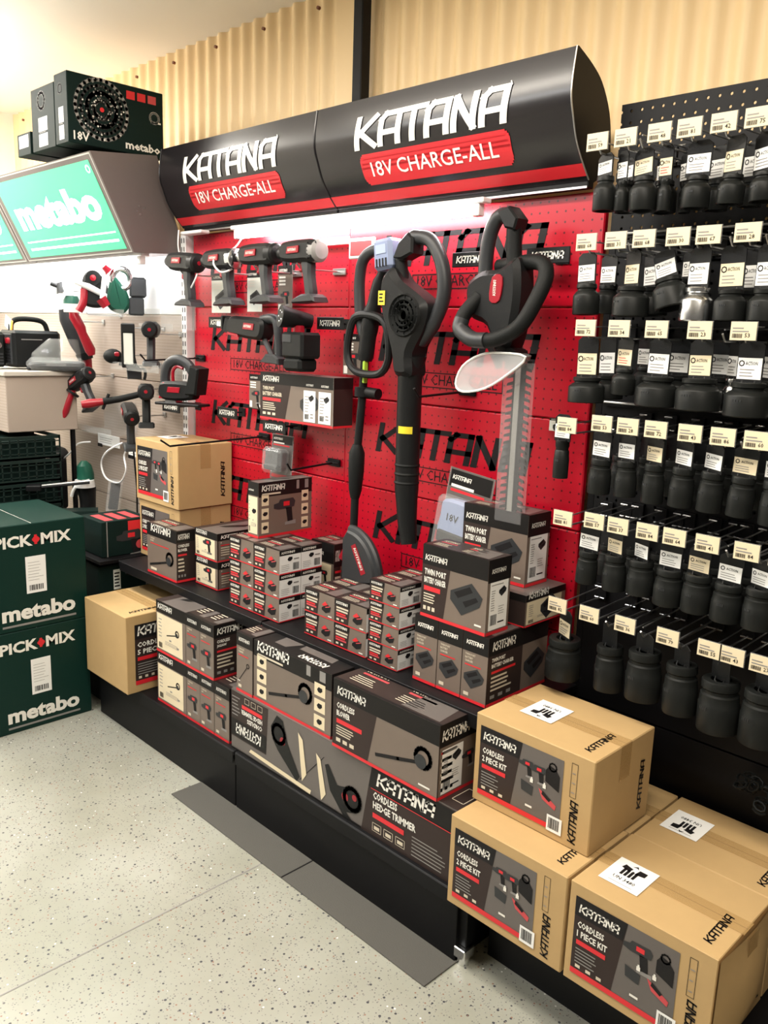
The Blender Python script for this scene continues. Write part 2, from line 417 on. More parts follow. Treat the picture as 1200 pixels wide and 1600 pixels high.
# ------------------------------------------------------------------ the red display stand
XL, XM, XR, YW = -2.91, -2.0, -1.115, 1.82
def display_stand():
    t = thing('display_stand', 'long red and black shop display stand with printed perforated back panels and stepped shelves', 'display stand', (-2.0, 1.82, 0))
    L = Vector((-2.0, 1.82, 0))
    def bx(name, *a, m=M_blk, b=.002, par=t):
        B = MB(); x0, x1, y0, y1, z0, z1 = a; B.box(x0-L.x, x1-L.x, y0-L.y, y1-L.y, z0, z1, m, b); return B, name, par
    seams = [.193, .428, .705, .982, 1.26, 1.537, 1.805]
    for bay, (xa, xb) in enumerate(((XL+.02, XM-.003), (XM+.003, XR))):
        for k in range(6):
            za, zb = seams[k]+.0015, seams[k+1]-.0015; w = xb-xa
            B = MB(); B.box(xa-L.x, xb-L.x, 0, .018, za, zb, M_red, .003)
            F = Face(B, (xa-L.x, 0, za), (1, 0, 0), (0, 0, 1), w, zb-za)
            if k >= 1:
                lx = .115 if bay == 0 else .135
                hh = (zb-za)
                F.logo(lx, hh*.42, .57, M_print_blk, 2, h=.095)
                F.frame(lx+.13, hh*.18, lx+.48, hh*.34, .003, M_print_blk, 2)
                F.text('18V CHARGE-ALL', lx+.15, hh*.21, .03, M_print_blk, w=.31, l=2, off=.0)
            B.build('back_panel', t)
    for x in (XL-.005, XM, XR+.02):
        mm = M_galv if x < -2.5 else (M_redplain if x < -1.5 else M_blk)
        B = MB(); w = .017 if x < -2.5 else .005
        B.box(x-w-L.x, x+w-L.x, (-.03 if w > .01 else .002), .05, .02, 1.803, mm, .002)
        if w > .01:
            F = Face(B, (x-w-L.x, -.03, 0), (1, 0, 0), (0, 0, 1), 2*w, 1.8)
            z = .62
            while z < 1.80:
                F.rect(.006, z, .012, z+.018, M_ink, 1); F.rect(.022, z, .028, z+.018, M_ink, 1); z += .032
        B.build('upright', t)
    for B, n, p in (bx('plinth', -2.87, -1.977, 1.373, 1.80, .0, .172), bx('plinth', -1.973, -1.08, 1.373, 1.80, .0, .172)):
        B.build(n, p)
    for xa, xb in ((-2.87, -1.977), (-1.973, -1.08)):
        B, n, p = bx('base_shelf', xa, xb, 1.368, 1.80, .175, .19)
        B.box(xa-L.x+.004, xb-L.x-.004, 1.366-L.y, 1.369-L.y, .150, .188, M_blk, .001); B.build(n, p)
        B, n, p = bx('shelf', xa-.02, xb+.0, 1.475, 1.818, .560, .582)
        B.box(xa-L.x, xb-L.x, 1.468-L.y, 1.475-L.y, .548, .584, M_blk, .001)
        B.build(n, p)
        for xx in (xa+.0, xb-.012):
            B = MB(); T = B.T; B.T = Matrix.Rotation(R(90), 4, 'Z')
            B.prism([(-.02, .40), (-.33, .53), (-.33, .56), (-.02, .56)], -(xx+.012-L.x), -(xx-L.x), M_blk, .001); B.T = T; B.build('shelf_bracket', t)
    B = MB(); x = -1.072-L.x
    B.box(x-.012, x+.014, 1.385-L.y, 1.42-L.y, .045, .19, M_blk, .002); B.build('end_leg', t)
    B = MB()
    B.box(x-.012, x+.022, 1.372-L.y, 1.41-L.y, .018, .045, M_chrome, .002); B.cyl((x+.005, 1.39-L.y, 0), (x+.005, 1.39-L.y, .018), .016, M_chrome, n=14); B.build('levelling_foot', t)
display_stand()

PROF = [(1.702, 2.091), (1.693, 2.026), (1.694, 1.984), (1.708, 1.944), (1.727, 1.90), (1.757, 1.86), (1.790, 1.825)]
BACK = [(1.80, 1.815), (1.868, 1.86), (1.872, 1.92), (1.856, 1.985), (1.816, 2.04), (1.770, 2.069), (1.71, 2.093)]
PS = smooth(PROF, 5, False)
def prof_y(z):
    for (ya, za), (yb, zb) in zip(PS, PS[1:]):
        if zb <= z <= za: 
            k = (z-zb)/max(1e-9, za-zb); return yb+(ya-yb)*k
    return PS[0][0] if z > PS[0][1] else PS[-1][0]
class Curved(Face):
    def __init__(s, B, x0, L): s.B = B; s.x0 = x0; s.L = L
    def P(s, u, v, l): return Vector((s.x0+u-s.L[0], prof_y(v)-.0007*l-.0004-s.L[1], v-s.L[2]-.0003*l))
    def stroke(s, pts, t, m, l=1, sh=0):
        for a, b in zip(pts, pts[1:]):
            n = max(1, int(abs(a[1]-b[1])/.012))
            for k in range(n):
                p = [(a[i]+(b[i]-a[i])*k/n) for i in (0, 1)]; q = [(a[i]+(b[i]-a[i])*(k+1)/n) for i in (0, 1)]; Face.stroke(s, [p, q], t, m, l)
    def poly(s, pts, m, l=1):
        zs = [p[1] for p in pts]
        if len(pts) == 4 and max(zs)-min(zs) > .02:
            # slice tall quads so that they follow the curve: pts a b c d with a-d and b-c or a-b and c-d the long sides
            a, b, c, d = [Vector(p) for p in pts]
            if abs(a.y-d.y) < abs(a.y-b.y): a, b, c, d = b, c, d, a
            n = 8
            for k in range(n):
                f = lambda p, q, t: tuple(p+(q-p)*t)
                Face.poly(s, [f(a, d, k/n), f(b, c, k/n), f(b, c, (k+1)/n), f(a, d, (k+1)/n)], m, l)
        else: Face.poly(s, pts, m, l)
def header(x0, x1, lab, lx, capl, capr):
    L = ((x0+x1)/2, 1.78, 1.82); t = thing('header_fascia', lab, 'sign', L, group=None)
    B = MB(); pr = PS; bk = smooth(BACK, 4, False); ring = [(y-L[1], z-L[2]) for y, z in pr+bk]
    n = len(ring); vs = [(x-L[0], y, z) for x in (x0, x1) for y, z in ring]
    fs = [(k, (k+1) % n, (k+1) % n+n, k+n) for k in range(n)]
    B.add(vs, fs, M_blkg); cp = B.build('curved_panel', t, sharp=45)
    for on, x, s in ((capl, x0, -1), (capr, x1, 1)):
        B = MB(); B.add([(x+s*.001-L[0], y, z) for y, z in ring], [tuple(range(n))], M_blk)
        B.tube([(x+s*.002-L[0], y-L[1]-.001, z-L[2]) for y, z in pr], .0018, M_wire if on and s > 0 else M_blkg, 6)
        B.build('end_cap', t)
    B = MB(); C = Curved(B, x0, L)
    w = x1-x0
    C.rect(.0, 1.833, w, 1.857, M_inkr, 1)
    C.logo(lx, 1.957, .53, M_logo, 3, h=.088); C.stroke([(lx+.545, 2.047), (lx+.549, 2.040)], .003, M_logo, 3)
    q = (.0, .006, .014, .022)
    for e, zz in ((.012, .0), (.006, .004), (.002, .009), (0, .015)): C.rect(lx+.012+e, 1.872+zz, lx+.535-e, 1.947-(zz if e < .003 else zz), M_inkr, 2)
    C.text('18V CHARGE-ALL', lx+.050, 1.891, .035, M_logo, w=.445, l=4, off=.008, res=3)
    B.build('printed_lettering', cp)
    B = MB(); B.box(x0-L[0], x1-L[0], 1.79-L[1], 1.815-L[1], -.012, .004, M_blk, .002)
    B.box(x0-L[0], x1-L[0], 1.786-L[1], 1.79-L[1], -.013, -.008, M_wire); B.build('bottom_rail', t)
header(-2.905, -2.033, 'black curved header sign with white and red lettering, the farther one on the left', .15, True, False)
header(-2.027, -1.15, 'black curved header sign with white and red lettering, the nearer one on the right', .165, False, True)
def tube_light(name, lab, x0, x1, y, z, m, cat='light'):
    t = thing(name, lab, cat, ((x0+x1)/2, y, z)); h = (x1-x0)/2
    B = MB(); B.cyl((-h, 0, 0), (h, 0, 0), .013, m, n=14); B.build('tube', t)
    B = MB(); B.box(-h-.03, h+.03, -.016, .02, .016, .030, M_white, .003)
    for s in (-1, 1): B.box(s*h-.012 if s > 0 else -h-.014, s*h+.014 if s > 0 else -h+.012, -.012, .012, -.014, .018, M_white, .002)
    B.build('fitting', t)
tube_light('tube_light', 'lit white fluorescent tube under the black header signs', -2.50, -1.45, 1.755, 1.775, M_tube)
B = MB(); B.box(-.07, .07, -.02, .02, 0, .012, M_white, .003); tag(B.build('junction_box', loc=(-2.80, 1.77, 1.795)), 'small white junction box under the left end of the left header sign', 'junction box')

# ------------------------------------------------------------------ printed product boxes
def face_print(F, style, **k):
    w, h = F.w, F.h
    ttl = k.get('title', []); pic = k.get('pic', 'drill'); band = k.get('band', .22)
    if style == 'wide':
        F.rel(0, 0, 1, 1, M_taupe, 1)
        if not k.get('noleft'):
            F.poly([(0, 0), (w*.36, 0), (w*.44, h*(1-band)), (0, h*(1-band))], M_dktaupe, 2)
        F.rel(0, 1-band, 1, 1, M_inkb, 2)
        F.logo(w*.04, h*(1-band*.78), min(w*.34, h*.55), M_inkl, 3)
        th = min(.085*h, .02); v = h*(1-band)-th*1.6
        for s_ in ttl:
            F.text(s_, w*.04, v, th, M_inkl if k.get('bright') else M_inkc, l=3, off=.03, w=min(w*.34, th*.52*len(s_))); v -= th*1.35
        F.rect(w*.04, v+th*.1, w*.30, v+th*.85, M_inkr, 3)
        F.lines(w*.04, h*.20, w*.24, v-th*.2, 4, M_inkc, 3)
        for q in range(3): F.rect(w*(.04+.07*q), h*.10, w*(.04+.07*q+.045), h*.155, M_inkc, 3)
        F.pic(pic, w*.70, h*.42, min(w*.48, h*.62) if pic not in ('blower',) else w*.5, 3)
        F.rel(.84, .10, .94, .125, M_inkl, 3)
    elif style == 'narrow':
        F.rel(0, 0, 1, 1, M_taupe, 1); F.rel(0, 1-band, 1, 1, M_inkb, 2)
        F.logo(w*.14, h*(1-band*.62), w*.66, M_inkl, 3)
        v = h*(1-band)-.06*h
        for s_ in ttl: F.text(s_, w*.12, v, .032*h, M_inkc, l=3, off=.02, w=min(w*.7, .032*h*.62*len(s_))); v -= .048*h
        F.rect(w*.12, v, w*.75, v+.018*h, M_inkr, 3); F.pic(pic, w*.5, h*.36, w*.8, 3); F.rel(.12, .08, .32, .13, M_inkc, 3)
    elif style == 'white':
        F.rel(0, 0, 1, 1, M_taupe, 1); F.rel(0, 1-band, 1, 1, M_inkb, 2)
        F.logo(w*.06, h*(1-band*.68), w*.48, M_inkl, 3)
        F.rel(.03, .07, .90, .98-band, M_paper if k.get('bright') else M_cream, 2)
        F.pic(pic, w*.58, h*.48, w*.42, 3); F.lines(w*.08, h*.3, w*.2, h*.7, 6, M_inkg, 3, fill=.25); F.lines(w*.3, h*.2, w*.8, h*.28, 3, M_inkg, 3, fill=.3)
        F.rel(.45, .30, .52, .33, M_inkg, 3); F.rel(.70, .22, .78, .25, M_inkg, 3); F.barcode(w*.08, h*.1, w*.2, h*.2)
    elif style == 'end':
        F.rel(0, 0, 1, 1, M_taupe, 1); F.rel(0, 1-band, 1, 1, M_inkb, 2); F.logo(w*.14, h*(1-band*.62), w*.6, M_inkl, 3)
    elif style == 'rightwide':
        F.rel(0, 0, 1, 1, M_taupe, 1); F.rel(0, 0, k.get('dark', .6), 1-band, M_dktaupe, 2); F.rel(0, 1-band, 1, 1, M_inkb, 2)
        F.logo(w*.06, h*(1-band*.76), w*k.get('lw', .5), M_inkl, 3, h=h*band*.5); th = .06*h; v = h*(1-band)-th*1.6
        for s_ in ttl: F.text(s_, w*.06, v, th, M_inkl, l=3, off=.03, w=min(w*.5, th*.55*len(s_))); v -= th*1.4
        F.rect(w*.06, v, w*.45, v+th*.6, M_inkr, 3); F.lines(w*.06, h*.2, w*.4, v-th*.4, 4, M_inkc, 3)
        for q in range(3): F.rect(w*(.06+.13*q), h*.1, w*(.06+.13*q+.07), h*.15, M_inkg, 3)
        if k.get('dark', .6) < .8: F.pic(pic, w*.78, h*.4, w*.36, 3)
    elif style == 'small':
        F.rel(0, 0, 1, 1, M_taupe, 1); F.poly([(0, 0), (w*.44, 0), (w*.5, h), (0, h)], M_dktaupe, 2)
        F.rect(0, h*.76, w*.49, h*.97, M_inkb, 3); F.logo(w*.05, h*.80, w*.36, M_inkl, 4, h=h*.12)
        for q, (a, b) in enumerate(((.62, .38), (.50, .36), (.38, .30), (.28, .34))): F.rect(w*.06, h*a, w*(.06+b), h*(a+.07), (M_inkc, M_inkc, M_inkr, M_inkp)[q], 3)
        F.rel(.07, .12, .15, .2, M_inkc, 3); F.rel(.22, .12, .3, .2, M_inkc, 3)
        F.pic('battery', w*.72, h*.46, h*.62, 3); F.rel(.8, .09, .92, .14, M_inkl, 3)
    elif style == 'smallend':
        F.rel(0, 0, 1, 1, M_paper, 1); F.rel(0, .78, 1, 1, M_inkb, 2); F.logo(w*.08, h*.84, w*.6, M_inkl, 3, h=h*.1)
        F.pic('mini', w*.48, h*.60, w*.24, 3); F.lines(w*.08, h*.12, w*.5, h*.42, 4, M_inkg, 3, fill=.2); F.barcode(w*.62, h*.12, w*.9, h*.42)
        F.rel(.66, .55, .9, .6, M_inkg, 3)
    elif style == 'top':
        F.rel(0, 0, 1, 1, M_dktaupe, 1); F.rel(0, 0, 1, .06, M_inkb, 2)
        n = k.get('n', 2)
        for q in range(n):
            u = w*(.08+q*.9/n); F.logo(u, h*.66, w*.42/n, M_inkc, 2, h=min(h*.14, .014)); F.rect(u, h*.54, u+w*.5/n, h*.60, M_inkp, 2); F.lines(u, h*.18, u+w*.5/n, h*.46, 4, M_inkc, 2, fill=.3)
        F.poly([(w*.62, h*.1), (w*.96, h*.1), (w*.92, h*.9), (w*.66, h*.9)], M_midtaupe, 2)
    elif style == 'plaintop':
        F.rel(0, 0, 1, 1, M_midtaupe, 1); F.poly([(w*.3, h*.3), (w*.5, h*.35), (w*.75, h*.6), (w*.62, h*.75), (w*.4, h*.5)], M_inkb, 2); F.rel(0, 0, .2, 1, M_dktaupe, 2)
    elif style == 'dark': F.rel(0, 0, 1, 1, M_dktaupe, 1); F.rel(0, 1-band, 1, 1, M_inkb, 2)
    elif style == 'accessory':
        F.rel(0, 0, 1, 1, M_taupe, 1); F.rel(0, 1-band, 1, 1, M_inkb, 2); F.logo(w*.05, h*(1-band*.62), w*.42, M_inkl, 3); F.rect(w*.06, h*(1-band*.88), w*.4, h*(1-band*.76), M_inkc, 3)
        F.pic(pic, w*.5, h*.45, min(w*.45, h*.6) if pic != 'blower' else w*.55, 3)
        for s_ in (.05, .80):
            for q in range(3):
                F.rect(w*s_, h*(.08+.25*q), w*(s_+.13), h*(.08+.25*q+.2), M_cream, 3); F.pic('mini', w*(s_+.065), h*(.18+.25*q), min(w*.09, h*.12), 4)
        F.rel(.70, .82, .75, .98, M_inkg, 3); F.rel(.86, .82, .93, .98, M_inkg, 3)
    if style in ('wide', 'narrow', 'white', 'end', 'rightwide', 'dark', 'accessory') or k.get('stripe'): F.rel(0, 0, 1, .045, M_inkr, 4)
def label_sheet(parent, L, x1, y0, dep, z0, h, w0=.10, w1=.90, v0=.06, v1=.70):
    B = MB(); F = Face(B, (x1, y0+dep*w0, z0+h*v0), (0, 1, 0), (0, 0, 1), dep*(w1-w0), h*(v1-v0)); F.rel(0, 0, 1, 1, M_paper, 3)
    w, hh = F.w, F.h
    F.lines(w*.06, hh*.92, w*.8, hh*.96, 1, M_inkg, 4); F.pic('charger', w*.7, hh*.78, w*.42, 4); F.lines(w*.08, hh*.4, w*.3, hh*.85, 9, M_inkg, 4, fill=.3)
    F.lines(w*.5, hh*.30, w*.85, hh*.5, 4, M_inkg, 4, fill=.25); F.barcode(w*.08, hh*.1, w*.42, hh*.32, 4); F.rect(w*.5, hh*.12, w*.85, hh*.15, M_ink, 4)
    o = B.build('white_label', parent); o['label'] = 'white label with barcode'; return o
def pbox(name, label, x0, x1, y0, y1, z0, z1, front=None, right=None, top=None, left=None, sheet=False, group=None, cat='box', rz=0, edge=M_dktaupe):
    w, d, h = x1-x0, y1-y0, z1-z0; B = MB(); B.box(-w/2, w/2, -d/2, d/2, 0, h, edge, .0008)
    for spec, O, U, V, a, b in ((front, (-w/2, -d/2, 0), (1, 0, 0), (0, 0, 1), w, h), (right, (w/2, -d/2, 0), (0, 1, 0), (0, 0, 1), d, h),
                                (top, (-w/2, -d/2, h), (1, 0, 0), (0, 1, 0), w, d), (left, (-w/2, d/2, 0), (0, -1, 0), (0, 0, 1), d, h)):
        if spec: face_print(Face(B, O, U, V, a, b), spec[0], **(spec[1] if len(spec) > 1 else {}))
    o = B.build(name, loc=((x0+x1)/2, (y0+y1)/2, z0), rot=(0, 0, R(rz))); tag(o, label, cat, group)
    if sheet: label_sheet(o, None, w/2, -d/2, d, 0, h, *(sheet if isinstance(sheet, tuple) else ()))
    return o
def dup(o, loc, label=None, rz=None, scale=None):
    c = o.copy(); COL.objects.link(c); c.location = loc
    if rz is not None: c.rotation_euler = (0, 0, R(rz))
    if label: c['label'] = label
    for ch in o.children:
        d = ch.copy(); COL.objects.link(d); d.parent = c
        for g in ch.children:
            e = g.copy(); COL.objects.link(e); e.parent = d
    return c
ZB, ZS = .1905, .5845
g = 'trimmer boxes on the left of the base shelf'
B_ = dict(title=['CORDLESS', 'TRIMMER'], pic='trimmer')
a = pbox('trimmer_box', 'box with a cream label showing a curved tool, bottom left of the base shelf', -2.455, -2.272, 1.385, 1.575, ZB, .372, ('white', dict(pic='blower')), ('dark',), ('plaintop',), group=g)
dup(a, (-2.3635, 1.48, .373), 'box with a cream label showing a curved tool, upper one beside the five piece carton')
nb = dict(title=['CORDLESS', 'SAW'], pic='drill')
n1 = pbox('slim_tool_box', 'slim upright box in the lower row, right against the cream labelled box', -2.270, -2.190, 1.385, 1.575, ZB, .372, ('narrow', nb), ('rightwide', dict(title=['CORDLESS', 'JIGSAW'], dark=.98, band=.24)), ('top', dict(n=1)), group='slim boxes on the base shelf')
dup(n1, (-2.23, 1.48, .373), 'slim upright box in the upper row, between the cream labelled box and the jigsaw box')
dup(n1, (-2.149, 1.48, ZB), 'slim upright box in the lower row, second from the right end')
dup(n1, (-2.149, 1.48, .373), 'slim upright box at the right end of the upper row, wide side lettering showing')
dup(n1, (-2.066, 1.48, ZB), 'slim upright box at the right end of the lower row, beside the hedge trimmer box')
# hedge trimmer box, long, with blower boxes on it
def hedge_box():
    w, d, h = .925, .19, .195; B = MB(); B.box(-w/2, w/2, -d/2, d/2, 0, h, M_dktaupe, .001)
    F = Face(B, (-w/2, -d/2, 0), (1, 0, 0), (0, 0, 1), w, h); F.rel(0, 0, 1, 1, M_midtaupe, 1)
    # left block, printed upside down
    F.poly([(0, h*.22), (w*.19, h*.22), (w*.20, h*.98), (0, h*.98)], M_dktaupe, 2); F.rect(0, h*.24, w*.19, h*.52, M_inkb, 3)
    F.logo(w*.165, h*.47, w*.135, M_inkl, 4, rot=180, h=.034)
    F.text('CORDLESS', w*.17, h*.63, .015, M_inkl, w=.075, l=4, off=.03, rot=180); F.text('HEDGE TRIMMER', w*.17, h*.74, .015, M_inkl, w=.105, l=4, off=.03, rot=180)
    F.rect(w*.06, h*.76, w*.17, h*.82, M_inkr, 4)
    for q in range(3): F.frame(w*(.075+.035*q), h*.86, w*(.10+.035*q), h*.95, .0015, M_inkc, 4)
    F.lines(w*.005, h*.58, w*.05, h*.93, 6, M_inkg, 4, fill=.3)
    F.stroke([(w*.36, h*.16), (w*.47, h*.72)], .002, M_ink, 3)
    # two pictures of the trimmer and its blade
    F.poly([(w*.215, h*.74), (w*.245, h*.96), (w*.275, h*.92), (w*.30, h*.6), (w*.36, h*.2), (w*.345, h*.1), (w*.25, h*.42), (w*.225, h*.55)], M_blkplas, 4)
    F.ring((w*.255, h*.68), .028, .012, M_ink, 5, 16); F.disc((w*.275, h*.6), .012, M_redplas, 5)
    F.poly([(w*.35, h*.88), (w*.372, h*.8), (w*.392, h*.30), (w*.372, h*.16)], M_cream, 5)
    F.poly([(w*.10, h*.10), (w*.11, h*.16), (w*.415, h*.10), (w*.41, h*.03)], M_cream, 4)
    F.poly([(w*.435, h*.72), (w*.455, h*.66), (w*.482, h*.18), (w*.462, h*.05)], M_cream, 5)
    F.poly([(w*.475, h*.62), (w*.49, h*.66), (w*.53, h*.42), (w*.60, h*.5), (w*.635, h*.36), (w*.61, h*.16), (w*.57, h*.1), (w*.595, h*-.0+h*.03), (w*.56, h*.02), (w*.5, h*.28)], M_blkplas, 4)
    F.ring((w*.595, h*.34), .030, .013, M_ink, 5, 16); F.disc((w*.565, h*.32), .013, M_redplas, 5); F.disc((w*.605, h*.38), .009, M_redplas, 6)
    # right block
    F.poly([(w*.635, h*0), (w*1, 0), (w*1, h*.985), (w*.67, h*.985)], M_dktaupe, 3); F.poly([(w*.66, h*.68), (w*1, h*.68), (w*1, h*.97), (w*.672, h*.97)], M_inkb, 4)
    F.logo(w*.69, h*.735, w*.21, M_inkl, 5, h=.038); F.rect(w*.67, h*.665, w, h*.675, M_inkr, 5)
    F.text('CORDLESS', w*.68, h*.54, .021, M_inkl, w=.085, l=5, off=.03); F.text('HEDGE TRIMMER', w*.68, h*.40, .021, M_inkl, w=.15, l=5, off=.03)
    F.rect(w*.68, h*.27, w*.80, h*.34, M_inkr, 5)
    for q in range(3): F.frame(w*(.68+.045*q), h*.08, w*(.715+.045*q), h*.2, .0015, M_inkc, 5); F.rect(w*(.687+.045*q), h*.11, w*(.708+.045*q), h*.16, M_inkc, 5)
    F.lines(w*.83, h*.06, w*.95, h*.36, 6, M_inkg, 5, fill=.3)
    F.rel(0, 0, .635, .03, M_inkb, 3)
    T = Face(B, (-w/2, -d/2, h), (1, 0, 0), (0, 1, 0), w, d); T.rel(0, 0, 1, 1, M_midtaupe, 1); T.rel(.8, 0, 1, 1, M_dktaupe, 2); T.frame(w*.93, d*.15, w*.97, d*.5, .002, M_inkc, 3)
    face_print(Face(B, (w/2, -d/2, 0), (0, 1, 0), (0, 0, 1), d, h), 'dark')
    tag(B.build('hedge_trimmer_box', loc=(-1.543, 1.475, ZB)), 'long dark hedge trimmer box lying on the base shelf under the blower boxes', 'box')
hedge_box()
ZH = ZB+.1955
pbox('line_trimmer_box', 'narrow upright box with a red stripe, standing left of the two long blower boxes', -1.985, -1.905, 1.385, 1.54, ZH, ZH+.187, ('narrow', dict(title=['CORDLESS', 'TRIMMER'], pic='trimmer')), ('dark',), ('top', dict(n=1)))
o = pbox('blower_box', 'long box picturing a blower with small photos down both ends, its lid print upside down', -1.903, -1.556, 1.388, 1.50, ZH, ZH+.185, ('accessory', dict(pic='blower', band=.26)), ('dark',), None)
F_ = MB(); F = Face(F_, (-.1735, -.056, .185), (1, 0, 0), (0, 1, 0), .347, .112); F.rel(0, 0, 1, 1, M_inkb, 1); F.logo(.30, .035, .11, M_inkl, 2, rot=180); F.poly([(.06, .03), (.11, .03), (.14, .09), (.05, .1)], M_midtaupe, 2); F.poly([(.15, .05), (.29, .05), (.28, .1), (.14, .1)], M_midtaupe, 2)
F_.build('printed_lid', o)
pbox('blower_box', 'long cordless blower box with black band, on the hedge trimmer box at its right end', -1.530, -1.160, 1.372, 1.512, ZH, ZH+.191,
     ('wide', dict(title=['CORDLESS', 'BLOWER'], pic='blower', band=.27, bright=1)), ('rightwide', dict(dark=.02, band=.3, title=[], lw=.7)), ('top', dict(n=2)), sheet=(.08, .62, .06, .66))
# upper shelf
pbox('blower_box', 'upright blower box at the left end of the upper shelf, in front of two cartons', -2.685, -2.487, 1.485, 1.575, ZS, .768, ('narrow', dict(title=['CORDLESS', 'BLOWER'], pic='blower', band=.24)), ('rightwide', dict(title=['CORDLESS', 'BLOWER'], dark=.98)), ('top', dict(n=1)))
h2 = .0985
j = pbox('drill_box', 'flat box with a cream tool label, lower of two behind the six small battery boxes', -2.460, -2.325, 1.545, 1.775, ZS, ZS+h2, ('white', dict(pic='drill', band=.24)), ('rightwide', dict(title=['F'], dark=.02, band=.26, lw=.4)), ('plaintop',), group='flat boxes on the upper shelf')
dup(j, (-2.395, 1.66, ZS+h2+.0005), 'flat box with a cream tool label, upper of two beside the upright blower box')
def stack(proto, cols, rows, xs, y0, dy, z0, dz, lab, skip=()):
    first = True; cn = {0: 'left', 1: 'right'}
    for c, x in enumerate(xs):
        for d in range(cols):
            for r in range(rows):
                if (c, d, r) in skip: continue
                rn = (('bottom', 'top') if rows == 2 else ('bottom', 'middle', 'top') if rows == 3 else ('bottom', 'second', 'third', 'top'))[r]
                l = 'small battery box, %s of the %s%s column, %s' % (rn, ('front ', 'back ')[d], cn[c] if len(xs) > 1 else '', lab)
                l = l.replace('  ', ' ')
                loc = (x, y0+d*dy, z0+r*dz)
                if first: proto.location = loc; proto['label'] = l; first = False
                else: dup(proto, loc, l)
def small(w, d, h, group):
    return pbox('battery_box', 'x', -w/2, w/2, -d/2, d/2, 0, h-.0005, ('small', dict(stripe=1)), ('smallend', dict(stripe=1)), ('top', dict(n=1)), group=group)
stack(small(.129, .083, .0755, 'small battery boxes in the left stack'), 2, 3, (-2.132, -2.0015), 1.547, .084, ZS, .0755, 'left stack on the upper shelf')
stack(small(.130, .083, .0705, 'small battery boxes in the two high stack'), 2, 2, (-1.758, -1.6265), 1.555, .084, ZS, .0705, 'middle two high stack')
stack(small(.112, .080, .0578, 'small battery boxes in the four high stack'), 2, 4, (-1.495,), 1.553, .081, ZS, .0578, 'four high stack beside the chargers')
pbox('drill_box', 'drill box standing on the left stack of small battery boxes, white end label', -2.150, -2.096, 1.545, 1.760, ZS+.2275, .990, ('white', dict(pic='mini', band=.24)), ('accessory', dict(pic='drill', band=.26)), ('plaintop',))
pbox('drill_box', 'tool box with a black lid at the back, behind the left small boxes', -2.045, -1.935, 1.722, 1.815, ZS, .797, ('white', dict(pic='drill', band=.3)), ('rightwide', dict(title=[], dark=.3, band=.35, lw=.2)), ('top', dict(n=1)))
# charger boxes
ct = dict(title=['TWIN PORT', 'BATTERY CHARGER'], pic='charger', band=.27, bright=1)
m1 = pbox('charger_box', 'upright twin port charger box, left of three at the upper shelf\'s right end', -1.383, -1.305, 1.515, 1.76, ZS, .760, ('narrow', dict(title=['TWIN PORT', 'BATTERY', 'CHARGER'], pic='charger', band=.27)), ('rightwide', dict(title=['TWIN PORT', 'BATTERY CHARGER'], dark=.56, band=.27, pic='charger', lw=.36)), ('top', dict(n=1)), group='charger boxes standing end on')
dup(m1, (-1.2635, 1.6375, ZS), 'upright twin port charger box, middle of three at the upper shelf\'s right end')
dup(m1, (-1.183, 1.6375, ZS), 'upright twin port charger box, right of the three, its wide side showing')
pbox('charger_box', 'wide twin port charger box standing on top of the three end-on charger boxes', -1.366, -1.158, 1.515, 1.602, .7615, .948, ('wide', ct), ('end', dict(band=.30)), ('top', dict(n=2)), sheet=True)
pbox('charger_box', 'charger box lying on its side under the rear charger box', -1.36, -1.135, 1.640, 1.812, .7615, .843, ('dark',), ('white', dict(pic='charger', band=.2)), ('plaintop',))
pbox('charger_box', 'wide twin port charger box at the back, topmost by the red panel', -1.385, -1.178, 1.690, 1.785, .8445, 1.030, ('wide', ct), ('end', dict(band=.30)), ('top', dict(n=2)), sheet=True)

